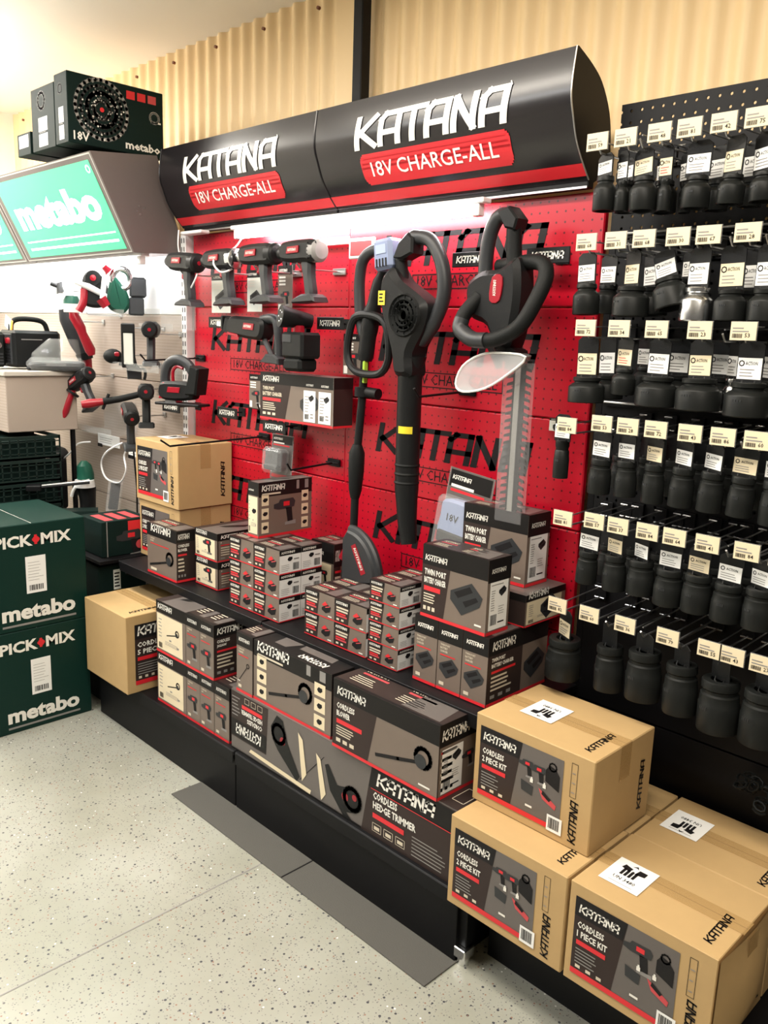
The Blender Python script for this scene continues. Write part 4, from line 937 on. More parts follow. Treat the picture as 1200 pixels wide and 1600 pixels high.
def jigsaw():
    t = thing('jigsaw', 'black jigsaw with arched red trimmed handle sticking out over the white upright', 'power tool', (-2.70, 1.66, 1.20), (0, 0, R(20)))
    B = MB(); B.prism(smooth([(-.095, .0), (.03, .0), (.05, .03), (.04, .06), (-.04, .065), (-.10, .055)], 4), -.03, .03, M_blkplas, .01); B.build('housing', t)
    B = MB(); B.tube(smooth([(-.085, 0, .03), (-.092, 0, .08), (-.075, 0, .125), (-.035, 0, .142), (.01, 0, .13), (.035, 0, .10)], 5, False), .019, M_dkplas, 12, flat=.85); B.tube(smooth([(-.055, 0, .06), (-.055, 0, .10), (-.035, 0, .118), (-.01, 0, .112)], 4, False), .006, M_redplas, 8); B.build('handle', t)
    B = MB(); B.prism([(.022, .02), (.07, .02), (.085, .115), (.045, .125)], -.036, .036, M_rub, .007); B.build('battery', t)
    B = MB(); B.box(-.115, .085, -.036, .036, -.022, -.012, M_blk, .003); B.box(-.08, -.03, -.02, .02, -.014, .002, M_chrome, .002); B.build('base_plate', t)
    B = MB(); B.prism([(-.06, .025), (-.005, .025), (0, .045), (-.055, .045)], -.0325, -.028, M_redplas, .001); B.prism([(-.105, .0), (-.085, .0), (-.075, .06), (-.085, .06)], -.026, .026, M_redplas, .003); B.build('badge', t)
jigsaw()
def long_hook(x, z, L, label, rz=0):
    B = MB(); B.tube([(0, 0, 0), (0, -L*.92, -.01), (0, -L, .012)], .0035, M_blk, 6); B.box(-.03, .03, -.008, 0, -.012, .012, M_blk, .002); B.cyl((-.03, -.012, 0), (.03, -.012, 0), .003, M_blk, n=6)
    tag(B.build('tool_hook', loc=(x, 1.819, z), rot=(0, 0, R(rz))), label, 'hook', 'black empty hooks')
long_hook(-2.84, 1.345, .26, 'black hook across the white upright above the jigsaw')
long_hook(-2.43, 1.085, .42, 'long empty black hook below the left name signs')
long_hook(-2.05, 1.04, .20, 'long empty black hook above the small drill box')
long_hook(-1.50, 1.31, .22, 'long empty black hook between blower and hedge trimmer blade')
long_hook(-2.34, 1.20, .10, 'short black hook with a knob beside the hanging charger box')
def charger_hang():
    pbox('charger_box', 'wide charger box with two white labels hung in the middle of the left red panel', -2.305, -1.935, 1.705, 1.785, 1.168, 1.322, ('wide', dict(title=['TWIN PORT', 'BATTERY CHARGER'], pic='charger', band=.24)), ('dark',), ('plaintop',), edge=M_panelgrey)
    o = [q for q in COL.objects if q.get('label', '').startswith('wide charger box with two')][0]
    for u in (.045, .118):
        B = MB(); F = Face(B, (u, -.04, .010), (1, 0, 0), (0, 0, 1), .058, .098); F.rel(0, 0, 1, 1, M_paper, 5); F.pic('charger', .038, .075, .026, 6); F.lines(.006, .02, .03, .085, 7, M_inkg, 6, fill=.3); F.barcode(.006, .008, .026, .022, 6); F.lines(.034, .01, .052, .03, 2, M_inkg, 6)
        F.logo(.012, .112, .034, M_inkl, 6, h=.007)
        l = B.build('white_label', o); l['label'] = 'white label with barcode'
charger_hang()
def blister(label, x, y, z, w, h, rx, rz=0, col=M_dkplas, ry=0):
    t = thing('battery_pack', label, 'blister pack', (x, y, z), (R(rx), 0, R(rz)), 'blister packed batteries'); t.rotation_euler[1] = R(ry)
    B = MB(); B.box(-w/2, w/2, -.001, .001, 0, h, M_midtaupe, .0004); F = Face(B, (-w/2, -.001, 0), (1, 0, 0), (0, 0, 1), w, h); F.rel(.03, .80, .97, .98, M_inkb, 1); F.logo(w*.08, h*.88, w*.42, M_inkl, 2, h=h*.05)
    F.rect(w*.08, h*.80, w*.6, h*.83, M_inkl, 2); F.rect(w*.08, h*.75, w*.85, h*.78, M_inkr, 2); F.rel(.06, .04, .94, .12, M_inkp, 2); B.build('backing_card', t)
    B = MB(); B.prism(smooth([(-w*.33, h*.3), (w*.33, h*.3), (w*.36, h*.5), (w*.3, h*.68), (-w*.3, h*.68), (-w*.36, h*.5)], 4), -.045, -.004, col, .008); B.box(-w*.34, w*.34, -.050, -.004, h*.22, h*.36, M_blkplas, .006)
    F = Face(B, (-w*.2, -.0455, h*.45), (1, 0, 0), (0, 0, 1), w*.4, h*.12); F.text('18V', .005, .005, h*.08, M_inkb, l=1); B.build('battery', t)
    B = MB(); B.box(-w*.46, w*.46, -.052, -.0015, h*.15, h*.72, M_clear, .012); 
    for s in (-1, 1): B.cyl((s*w*.5, 0, 0), (s*w*.5, 0, h), .0022, M_clear, n=6)
    B.build('clear_shell', t)
blister('clear blister pack with a blue grey battery leaning beside the charger boxes', -1.445, 1.74, .84, .155, .26, -4, 0, M_blue, 6)
blister('clear blister pack with a grey battery standing behind the drill box on the small boxes', -2.27, 1.765, .955, .115, .155, -4, 0, M_dkplas)
# string trimmer
def trimmer():
    t = thing('string_trimmer', 'long black string trimmer hanging with its grey guard near the small boxes', 'garden tool', (-1.80, 1.72, 1.40)); X, Z = -1.80, 1.40
    q = lambda pts, y=0: [(a-X, y, b-Z) for a, b in pts]
    B = MB(); B.tube(smooth(q([(-1.735, 1.65), (-1.765, 1.60), (-1.79, 1.52), (-1.805, 1.45), (-1.815, 1.38)]), 4, False), [.016]*4+[.020]*4+[.026]*4+[.024]*4+[.020], M_blkplas, 14); B.build('motor_housing', t)
    B = MB(); B.tube(smooth(q([(-1.745, 1.685), (-1.79, 1.69), (-1.835, 1.665), (-1.848, 1.61), (-1.845, 1.54), (-1.835, 1.48), (-1.815, 1.44)]), 5, False), .0165, M_dkplas, 12); B.build('rear_handle', t)
    B = MB(); B.T = Matrix.Translation((-1.715-X, -.012, 1.672-Z)) @ Matrix.Rotation(R(-6), 4, 'Y'); B.box(-.036, .036, -.035, .03, -.042, .042, M_blue, .010)
    for k in range(4): B.box(-.020+k*.012, -.015+k*.012, -.037, -.034, -.034, -.012, M_ink)
    B.box(-.02, .02, -.037, -.034, .0, .025, mat('pale_blue_plastic', (.35, .42, .6), .3), .001); B.build('battery', t)
    B = MB(); B.tube(smooth(q([(-1.845, 1.50), (-1.868, 1.44), (-1.868, 1.385), (-1.84, 1.352), (-1.79, 1.342), (-1.73, 1.348), (-1.70, 1.385), (-1.702, 1.45), (-1.725, 1.495), (-1.785, 1.51)], -.02), 4, True), .0115, M_blkplas, 10, closed=True); B.build('front_handle', t)
    B = MB(); B.tube(q([(-1.815, 1.40), (-1.822, 1.28), (-1.838, 1.11)]), .0125, M_blkplas, 12); B.tube(q([(-1.842, .98), (-1.846, .80)]), .0125, M_blkplas, 12); B.build('shaft', t)
    B = MB(); B.box(-1.81-X, -1.801-X, -.016, .0, 1.315-Z, 1.385-Z, M_lime, .002); o = B.build('lime_button', t)
    B = MB(); B.tube(q([(-1.838, 1.13), (-1.839, 1.105), (-1.840, 1.05), (-1.842, .99), (-1.843, .965)]), [.014, .024, .024, .020, .014], M_rub, 16); B.build('coupling_sleeve', t)
    B = MB(); B.cyl((-1.822-X, 0, 1.275-Z), (-1.822-X, 0, 1.302-Z), .024, M_blk, n=16); B.cyl((-1.80-X, 0, 1.288-Z), (-1.755-X, 0, 1.286-Z), .016, M_blk, n=14); B.prism([(-.02, -.0), (.03, .0), (.035, .05), (-.01, .05)], -.012, .012, M_blk, .003) if 0 else None; B.build('clamp', t)
    B = MB(); B.tube(q([(-1.846, .82), (-1.848, .79), (-1.85, .75), (-1.845, .72), (-1.84, .70)]), [.016, .027, .030, .036, .028], M_blkplas, 18); hd = B.build('head', t)
    # guard: a quarter dome plate
    B = MB(); n = 14; cx, cz = -1.80-X, .725-Z; vs = []; fs = []
    out = [(cx-.02+.125*math.cos(R(92-6.5*k)), cz+.005+.145*math.sin(R(92-6.5*k))) for k in range(n+1)]
    B.prism([(cx-.045, cz-.01), (cx+.0, cz-.02)]+[(a, b) for a, b in out[::-1]]+[(cx-.045, cz+.12)], -.05, -.020, M_dkplas, .008)
    B.tube([(a, -.03, b) for a, b in out], .014, M_dkplas, 10); B.tube([(cx+.10, -.035, cz+.0), (cx+.02, -.045, cz-.022), (cx-.03, -.03, cz-.02)], .010, M_blkplas, 8); gd = B.build('guard', t)
    B = MB(); F = Face(B, (cx-.005, -.0505, cz+.02), (math.sin(R(28)), 0, -math.cos(R(28))), (math.cos(R(28)), 0, math.sin(R(28))), .09, .02)
    F = Face(B, (cx-.0, -.0505, cz+.105), (.5, 0, -.866), (.866, 0, .5), .095, .022); F.rel(0, 0, 1, 1, M_redplas, 1); F.logo(.01, .006, .07, M_inkl, 2, h=.011); B.build('badge', gd)
    B = MB(); B.cyl((-1.89-X, 0, .765-Z), (-1.875-X, 0, .79-Z), .014, M_redplas, n=12); B.build('line_spool', hd)
trimmer()
def blower():
    t = thing('leaf_blower', 'black leaf blower hanging nozzle down with yellow stickers', 'garden tool', (-1.61, 1.70, 1.50)); X, Z = -1.61, 1.50
    q = lambda pts, y=0: [(a-X, y, b-Z) for a, b in pts]
    B = MB(); B.tube(smooth(q([(-1.665, 1.655), (-1.635, 1.70), (-1.60, 1.712), (-1.555, 1.700), (-1.52, 1.655), (-1.503, 1.60), (-1.506, 1.545), (-1.535, 1.49), (-1.58, 1.44)]), 5, False), [.018]*5+[.022]*5+[.019]*25+[.021]*5+[.02], M_dkplas, 14); B.build('handle', t)
    B = MB(); B.tube(smooth(q([(-1.665, 1.665), (-1.655, 1.61), (-1.645, 1.575), (-1.60, 1.548), (-1.565, 1.535)]), 4, False), .0175, M_rub, 12); B.prism([(a-X, b-Z) for a, b in [(-1.672, 1.66), (-1.655, 1.70), (-1.62, 1.725), (-1.60, 1.71), (-1.60, 1.67), (-1.64, 1.655)]], -.026, .026, M_blkplas, .006); B.build('trigger_grip', t)
    B = MB(); B.prism(smooth([(a-X, b-Z) for a, b in [(-1.705, 1.60), (-1.665, 1.635), (-1.63, 1.60), (-1.56, 1.56), (-1.53, 1.53), (-1.545, 1.47), (-1.58, 1.41), (-1.58, 1.35), (-1.64, 1.35), (-1.66, 1.42), (-1.70, 1.52)]], 4), -.045, .040, M_blkplas, .016); hs = B.build('housing', t)
    B = MB()
    for k in range(4): B.lathe([(.058-k*.013, 0), (.054-k*.013, -.007), (.050-k*.013, 0)], M_rub, c=(.010, -.044-.001*k, .008), ax='y', n=26)
    for k in range(12): a = k*.5236; B.box(-.001, .001, -.049, -.044, .02, .054, M_dkplas) if 0 else B.tube([(.010+.018*math.cos(a), -.046, .008+.018*math.sin(a)), (.010+.054*math.cos(a), -.046, .008+.054*math.sin(a))], .0018, M_rub, 5)
    B.build('air_intake', hs)
    B = MB(); B.tube(q([(-1.612, 1.40), (-1.612, 1.36), (-1.610, 1.16), (-1.608, 1.03), (-1.606, 1.00), (-1.600, .93), (-1.590, .875)]), [.044, .034, .034, .034, .031, .027, .023], M_blkplas, 22, flat=1)
    for zz in (1.05, 1.075, 1.10): B.lathe([(.0345, -.004), (.0365, 0), (.0345, .004)], M_rub, c=(-1.609-X, 0, zz-Z), n=22)
    nz = B.build('nozzle', t)
    B = MB(); F = Face(B, (-1.70-X, -.0465, 1.535-Z), (1, 0, 0), (0, 0, 1), .026, .038); F.rel(0, 0, 1, 1, M_yel, 1); F.lines(.004, .006, .022, .034, 3, M_ink, 2); o = B.build('warning_sticker', hs); o['label'] = 'yellow warning sticker on the housing'
    B = MB(); F = Face(B, (-1.650-X, -.037, 1.183-Z), (1, 0, 0), (0, 0, 1), .035, .018)
    vs = [(.0348*math.sin(a), -.0348*math.cos(a), z-.31) for z in (0, .02) for a in [R(-10+12*k) for k in range(7)]]
    B.add(vs, [(k, k+1, k+8, k+7) for k in range(6)], M_yel); o = B.build('warning_sticker', nz); o['label'] = 'yellow warning sticker on the nozzle'
blower()
def hedge():
    t = thing('hedge_trimmer', 'black hedge trimmer hanging blade down with a clear blade guard', 'garden tool', (-1.32, 1.70, 1.50)); X, Z = -1.32, 1.50
    q = lambda pts, y=0: [(a-X, y, b-Z) for a, b in pts]
    B = MB(); B.tube(smooth(q([(-1.285, 1.72), (-1.305, 1.745), (-1.335, 1.745), (-1.358, 1.71), (-1.368, 1.65), (-1.366, 1.58), (-1.355, 1.54)]), 5, False), [.015]*5+[.018]*25+[.026], M_dkplas, 14); B.build('rear_handle', t)
    B = MB(); B.tube(smooth(q([(-1.287, 1.73), (-1.285, 1.68), (-1.278, 1.62), (-1.27, 1.58)]), 4, False), .019, M_rub, 12); B.prism([(a-X, b-Z) for a, b in [(-1.325, 1.755), (-1.29, 1.765), (-1.262, 1.735), (-1.27, 1.71), (-1.30, 1.715)]], -.025, .025, M_blkplas, .005); B.build('battery_grip', t)
    B = MB(); B.prism(smooth([(a-X, b-Z) for a, b in [(-1.40, 1.58), (-1.355, 1.615), (-1.30, 1.62), (-1.25, 1.645), (-1.235, 1.58), (-1.24, 1.50), (-1.26, 1.43), (-1.30, 1.42), (-1.33, 1.485), (-1.385, 1.51)]], 4), -.042, .036, M_blkplas, .014); B.build('housing', t)
    B = MB(); B.prism(smooth([(a-X, b-Z) for a, b in [(-1.315, 1.545), (-1.285, 1.545), (-1.28, 1.60), (-1.31, 1.60)]], 3), -.046, -.04, M_redplas, .001); F = Face(B, (-1.292-X, -.0461, 1.55-Z), (0, 0, 1), (-1, 0, 0), .05, .02); F.logo(.006, .004, .036, M_inkl, 1, h=.009); B.build('badge', t)
    pts = smooth([(-.02, .02, .13), (.110, -.005, .135), (.148, -.02, .105), (.142, -.045, .045), (.115, -.065, -.015), (.060, -.075, -.045), (-.005, -.075, -.05), (-.055, -.07, -.025), (-.060, -.06, .01), (-.038, -.03, .055)], 5, False)
    B = MB(); B.tube(pts, .0185, M_rub, 14); B.tube(smooth([(-.060, -.066, .0), (-.058, -.073, -.025), (-.015, -.079, -.048), (.03, -.079, -.050)], 4, False), .0195, M_dkplas, 12); B.build('front_handle', t)
    B = MB(); zt, zb = 1.43, 1.0; n = 22; xc = -1.243
    B.box(xc-.008-X, xc+.009-X, -.008, -.002, zb-Z, zt-Z, M_chrome, .001); B.box(xc-.017-X, xc+.018-X, -.002, .002, zb-Z, zt-Z, M_sock)
    for k in range(n):
        z = zt-.03-(zt-.03-zb)*k/n-Z
        for s in (-1, 1): B.prism([(xc-X+s*.016, z), (xc-X+s*.036, z-.004), (xc-X+s*.034, z+.003), (xc-X+s*.016, z+.009)], -.002, .001, M_sock)
    B.build('blade', t)
    B = MB(); B.box(xc-.042-X, xc+.042-X, -.012, .006, 1.0-Z, 1.40-Z, mat('clear_blade_sheath', (.8, .8, .82), .1, alpha=.12), .002); B.build('blade_sheath', t)
    B = MB(); B.T = Matrix.Rotation(R(0), 4, 'Z')
    o = smooth([(-.075, .0, -.16), (-.055, .0, -.115), (.0, .0, -.085), (.06, .0, -.078), (.135, .0, -.085), (.09, .0, -.125), (.02, .0, -.165), (-.05, .0, -.178)], 3)
    n = len(o); vs = [(a, -.06, b) for a, _, b in o]+[(a*.9-.002, -.015, b*.97) for a, _, b in o]; B.add(vs, [(k, (k+1) % n, n+(k+1) % n, n+k) for k in range(n)]+[tuple(range(n))], mat('frosted_clear_guard', (.88, .88, .9), .12, alpha=.35))
    B.tube([(a, -.06, b) for a, _, b in o], .003, M_paper, 6, closed=True); B.cyl((.08, -.05, -.085), (.08, 0, -.085), .02, M_blk, n=12); g_ = B.build('hand_guard', t); g_['label'] = 'clear plastic hand guard'
hedge()
info_card('price_label', 'small pink white price label on the red panel beside the blade', -1.185, 1.248, .055, .032, y=1.80, kind=2, cat='price tag')

# ------------------------------------------------------------------ green brand bay on the left
def left_bay():
    t = thing('pegboard_bay', 'beige perforated wall bay with white top board left of the red display', 'pegboard', (-3.5, 1.82, 0))
    B = MB(); B.box(-1.5, .57, 0, .012, 1.508, 1.80, M_white, .001); B.build('white_board', t)
    for za, zb in ((1.235, 1.505), (.96, 1.232), (.685, .957), (.41, .682), (.1, .407)):
        B = MB(); B.box(-1.5, .57, 0, .012, za, zb, M_beige, .002); B.build('perforated_panel', t)
    B = MB(); B.box(.1, .57, -.42, .0, .12, .14, M_blk, .002); B.box(.1, .57, -.4, -.39, 0, .12, M_blk); B.build('deck', t)
    B = MB(); B.box(.30, .57, -.40, -.0, .385, .40, M_blk, .002); B.box(.30, .57, -.40, 0, .56, .575, M_blk, .002); B.build('shelf', t)
left_bay()
def metabo_header():
    def unit(x0, x1, lab, lit):
        L = ((x0+x1)/2, 1.64, 1.72); t = thing('lightbox_header', lab, 'sign', L)
        prof = [(1.446, 2.049), (1.707, 2.075), (1.82, 1.735), (1.606, 1.722)]
        B = MB(); vs = [(x-L[0], y-L[1], z-L[2]) for x in (x0, x1) for y, z in prof]
        B.add(vs, [(0, 1, 5, 4), (1, 2, 6, 5), (3, 0, 4, 7), (0, 3, 2, 1), (4, 5, 6, 7)], M_brownsteel)
        for f in ((.36, .36), (.42, .30), (.5, .42), (.40, .44)): 
            T = B.T; B.T = Matrix.Translation((x1-L[0], 1.55-L[1]+f[0]*.2, 1.8-L[2]+f[1]*.2)); B.lathe([(.004, .0), (.004, .001), (0, .001)], M_wire, ax='x', n=8); B.T = T
        B.build('casing', t)
        w = x1-x0; d = Vector((0, 1.446-1.606, 2.049-1.722)); hl = d.length; V = d.normalized()
        P = MB(); F = Face(P, (x0-L[0], 1.606-L[1], 1.722-L[2]), (1, 0, 0), tuple(V), w, hl)
        F.rect(w*.05, hl*.05, w*.96, hl*.93, M_signgreen, 3)
        F.rect(w*.10, hl*.13, w*.93, hl*.155, M_signwhite, 4); F.rect(w*.10, hl*.22, w*.93, hl*.235, M_signwhite, 4)
        F.text('metabo', w*.12, hl*.36, hl*.36, M_signwhite, w=w*.78, l=5, off=.05, res=3); F.ring((w*.93, hl*.85), .012, .004, M_signwhite, 4, 12)
        p = P.build('lit_sign_panel', t); p['label'] = 'lit green sign panel'
        B = MB(); F = Face(B, (x0-L[0], 1.606-L[1], 1.722-L[2]), (1, 0, 0), tuple(V), w, hl)
        F.frame(w*.01, hl*.01, w*.99, hl*.99, .005, M_wire, 2); B.build('frame_trim', t)
    unit(-3.90, -2.95, 'grey header with lit green sign, the nearer one beside the black header signs', True)
    unit(-4.87, -3.905, 'grey header with lit sign, the farther one cut by the left picture edge', True)
M_signgreen = mat('lit_green_acrylic', (.02, .45, .2), .3, emit=1.0, ecol=(.05, .55, .22))
M_signwhite = mat('lit_white_acrylic', (.9, .9, .9), .3, emit=2.2, ecol=(.85, 1, .93))
metabo_header()
tube_light('tube_light', 'lit white tube under the grey headers above the beige wall bay', -4.75, -3.0, 1.66, 1.70, M_tube2)
tube_light('tube_light', 'lit strip on top of the grey header washing the tan wall with light', -4.7, -3.50, 1.62, 2.084, M_tube3)
def met_box(label, x0, x1, y0, y1, z0, z1, kind):
    w, d, h = x1-x0, y1-y0, z1-z0; B = MB(); B.box(-w/2, w/2, -d/2, d/2, 0, h, M_navy, .002)
    F = Face(B, (w/2, -d/2, 0), (0, 1, 0), (0, 0, 1), d, h)
    if kind == 'mixer':
        rr = random.Random(2)
        for k, (r, tk) in enumerate(((.098, .012), (.078, .010), (.055, .016), (.03, .012))): F.ring((d*.34, h*.55), r, tk, (M_inkg, M_dkplas, M_dkplas, M_inkg)[k], 1+k, 28)
        for k in range(240):
            a, r = rr.uniform(0, 6.28), rr.uniform(.02, .104); F.disc((d*.34+r*math.cos(a), h*.55+r*math.sin(a)), rr.uniform(.0015, .004), rr.choice((M_inkg, M_ink, M_inkl, M_dkplas)), 6, 5)
        F.disc((d*.34, h*.55), .008, M_inkr, 7)
        for k, c in enumerate((M_inkr, M_inkr, M_inkp)): F.rect(d*(.60+.115*k), h*.80, d*(.69+.115*k), h*.92, c, 2)
        F.ring((d*.90, h*.60), .018, .007, M_inkl, 2, 14); F.rect(d*.86, h*.52, d*.97, h*.545, M_inkl, 2)
        F.text('metabo', d*.58, h*.06, .030, M_inkl, w=d*.38, l=2, off=.03); F.text('18V', d*.05, h*.05, .030, M_inkl, l=2, off=.02)
    G = Face(B, (-w/2, -d/2, 0), (1, 0, 0), (0, 0, 1), w, h)
    if kind == 'tiny': G.rel(.15, .35, .85, .9, M_paper, 1)
    else:
        G.rel(.3, .06, .68, .26, M_paper, 1); G.rel(.3, .30, .68, .52, M_paper, 1); G.lines(w*.33, h*.1, w*.62, h*.48, 9, M_inkg, 2, fill=.2); G.ring((w*.45, h*.78), w*.14, w*.06, M_inkg, 1, 14)
    return tag(B.build('tool_carton', loc=((x0+x1)/2, (y0+y1)/2, z0)), label, 'cardboard box', 'dark cartons on top of the grey header')
met_box('big dark green tool carton with a round fan picture on top of the grey header', -3.10, -3.0, 1.395, 1.765, 2.0755, 2.306, 'mixer')
met_box('dark carton with two white labels, behind the big fan picture carton', -3.31, -3.115, 1.40, 1.74, 2.0755, 2.29, 'plain')
met_box('small dark box with white label at the far end on the grey header', -3.45, -3.33, 1.40, 1.6, 2.0755, 2.155, 'tiny')

def counter():
    t = thing('low_shelf_unit', 'beige clad low shelf unit on the far left carrying the welder', 'shelf unit', (-3.85, 1.5, 0))
    B = MB(); B.box(-.25, .25, -.14, .165, 1.00, 1.235, M_beige, .003); B.build('cladding', t)
    B = MB(); B.box(-.26, .262, -.15, .17, 1.235, 1.258, mat('grey_beige_worktop', (.55, .5, .44), .4), .004); B.build('worktop', t)
    B = MB(); B.box(-.25, -.23, -.14, .165, 0, 1.0, M_blk); B.box(.2, .22, .15, .165, 0, 1.0, M_blk); B.build('support', t)
counter()
def welder():
    t = thing('welder', 'black inverter welder with loop handle on the beige shelf unit', 'welder', (-3.77, 1.545, 1.2585))
    B = MB(); B.box(-.09, .07, -.105, .105, .008, .165, M_blkplas, .012); F = Face(B, (.07, -.09, .02), (0, 1, 0), (0, 0, 1), .18, .13); F.rect(.02, .105, .11, .109, M_inkg, 1); B.build('case', t)
    B = MB(); B.tube(smooth([(0, -.085, .16), (0, -.08, .195), (0, -.05, .212), (0, .02, .212), (0, .06, .198), (0, .075, .16)], 4, False), .011, M_rub, 10); B.build('handle', t)
    B = MB(); B.box(-.085, .06, -.112, -.103, .02, .15, M_dkplas, .003)
    for k in range(3): B.lathe([(.014, 0), (.012, -.01), (0, -.01)], M_redplas if k else M_chrome, c=(-.05+.045*k, -.112, .12), ax='y', n=12)
    for k in range(5): B.box(-.07, .05, -.114, -.110, .03+.013*k, .036+.013*k, M_ink)
    B.build('front_panel', t)
    B = MB(); B.T = Matrix.Translation((-.01, -.09, .20)) @ Matrix.Rotation(R(20), 4, 'Y'); B.box(-.03, .03, -.002, .0, -.03, .02, M_paper); B.box(.03, .05, -.002, .0, -.03, .02, mat('orange_paper', (.8, .35, .05), .5)); o = B.build('swing_tag', t); o['label'] = 'white and orange swing tag'
    t2 = thing('welder', 'second dark welder cut off by the left picture edge', 'welder', (-3.80, 1.36, 1.2585))
    B = MB(); B.box(-.09, .06, -.08, .065, .008, .155, M_rub, .012); B.build('case', t2); B = MB(); B.tube(smooth([(0, -.06, .15), (0, -.05, .19), (0, .03, .195), (0, .05, .15)], 4, False), .010, M_rub, 10); B.build('handle', t2)
    B = MB(); B.cyl((.06, -.02, .10), (.075, -.02, .10), .018, M_redplas, n=14); B.cyl((.06, .03, .10), (.07, .03, .10), .014, M_chrome, n=12)
    for k in range(4): B.box(.06, .063, -.05, .05, .02+.013*k, .027+.013*k, M_dkplas)
    B.build('control_panel', t2)
welder()
def visor():
    t = thing('face_shield', 'clear face shield in plastic bag lying beside the welder', 'face shield', (-3.62, 1.59, 1.2585), (0, 0, R(64)))
    B = MB(); n = 10; vs = []; fs = []
    for i in range(n+1):
        a = R(180*i/n); 
        for r, z in ((.105, .0), (.10, .05), (.06, .115)): vs.append((r*math.cos(a)+(.03 if z > .1 else 0), -.055*math.sin(a)*(r/.105), z+.02))
    for i in range(n):
        for k in (0, 1): a = i*3+k; fs.append((a, a+3, a+4, a+1))
    B.add(vs, fs, M_haze); B.build('visor', t)
    B = MB(); B.prism(smooth([(-.10, .0), (.10, .0), (.115, .02), (.09, .04), (-.09, .035), (-.115, .015)], 3), -.05, .03, M_dkplas, .008); B.build('headband', t)
    B = MB(); B.box(-.12, .12, -.065, .06, .0, .055, M_clear, .02); B.build('plastic_bag', t)
visor()
FR = 64
def prism_thing(name, label, cat, loc, rz, ry, parts, group=None):
    t = thing(name, label, cat, loc, (0, R(ry), R(rz)), group)
    for nm, fn in parts:
        B = MB(); fn(B); B.build(nm, t)
    return t
prism_thing('angle_grinder', 'tall green and grey grinder hung by its black guard at the upper left', 'power tool', (-3.724, 1.70, 1.53), FR, 0, [
    ('body', lambda B: B.tube([(.015, 0, .05), (.015, 0, .03), (.010, 0, -.03), (.005, 0, -.10)], [.026, .036, .034, .028], M_greenp, 16)),
    ('nose', lambda B: (B.tube([(-.005, 0, .055), (.0, 0, .09), (.02, 0, .095)], [.03, .028, .01], M_galv, 14), B.cyl((-.07, 0, .10), (-.03, 0, .085), .010, M_dkplas), B.tube([(-.035, 0, .105), (-.02, 0, .065)], [.012, .03], M_dkplas, 12)))])
prism_thing('power_tool', 'dark leaning power tool body with red black end left of the red handle', 'power tool', (-3.633, 1.70, 1.42), FR, 0, [
    ('body', lambda B: B.tube([(-.050, 0, .10), (-.045, 0, .06), (-.005, 0, -.04), (.02, 0, -.09)], [.030, .034, .036, .030], M_dkplas, 16)),
    ('rear_grip', lambda B: B.tube([(.02, 0, -.08), (.03, 0, -.12), (.035, 0, -.17)], [.028, .022, .018], M_redplas, 14)),
    ('motor_end', lambda B: B.tube([(.018, 0, -.085), (.027, 0, -.115)], [.038, .032], M_blkplas, 14))])
prism_thing('side_handle', 'bright red ribbed handle leaning over the dark power tool', 'tool handle', (-3.47, 1.64, 1.42), FR, 0, [
    ('grip', lambda B: B.tube([(-.035, 0, .10), (-.03, 0, .07), (-.005, 0, .02), (.0, 0, .0), (.03, 0, -.07), (.035, 0, -.09)], [.014, .022, .021, .018, .022, .014], M_redplas, 16)),
    ('paper_tag', lambda B: B.box(-.07, -.005, -.022, -.02, .085, .12, M_paper))])
prism_thing('circular_saw', 'red and black circular saw with silver guard on the clear tray at the top', 'power tool', (-3.415, 1.68, 1.60), FR, 0, [
    ('housing', lambda B: B.prism(smooth([(-.05, -.06), (.02, -.07), (.05, -.02), (.03, .05), (-.03, .07), (-.055, .02)], 4), -.04, .04, M_blkplas, .012)),
    ('guard', lambda B: B.tube([(-.08, -.03, .025), (-.03, -.045, .01), (.03, -.045, -.02), (.06, -.04, -.045)], [.008, .014, .012, .006], M_galv, 10)),
    ('handle', lambda B: B.tube(smooth([(-.045, -.03, .0), (-.05, -.035, -.05), (-.07, -.035, -.09)], 4, False), .016, M_redplas, 12)),
    ('motor', lambda B: (B.lathe([(.03, -.05), (.034, 0), (.03, .02)], M_rub, c=(-.01, 0, .045), ax='y'), B.lathe([(.012, -.056), (0, -.058)], M_redplas, c=(-.01, 0, .045), ax='y')))])
prism_thing('angle_grinder', 'green grinder with a silver ring head and red lever standing on the clear tray', 'power tool', (-3.233, 1.70, 1.59), FR, 0, [
    ('body', lambda B: B.prism(smooth([(-.055, -.06), (.0, -.085), (.03, -.05), (.02, .0), (.0, .03), (-.03, .06), (-.05, .02)], 4), -.035, .035, M_greenp, .012)),
    ('ring_head', lambda B: B.tube([(.0+.035*math.cos(R(a)), -.02, .05+.038*math.sin(R(a))) for a in range(0, 360, 24)], .013, M_chrome, 10, closed=True)),
    ('lever', lambda B: (B.tube([(-.065, -.03, .095), (-.045, -.03, .075)], [.012, .022], M_redplas, 10), B.tube([(-.08, -.04, -.03), (-.06, -.04, -.06)], [.022, .018], M_redplas, 10), B.tube([(-.06, -.03, .08), (-.075, -.035, -.03)], .010, M_galv, 8))),
    ('battery_end', lambda B: (B.box(.025, .085, -.03, .03, -.09, -.02, M_dkplas, .006), B.box(.03, .095, -.032, .032, -.02, .06, M_dkplas, .008)))])
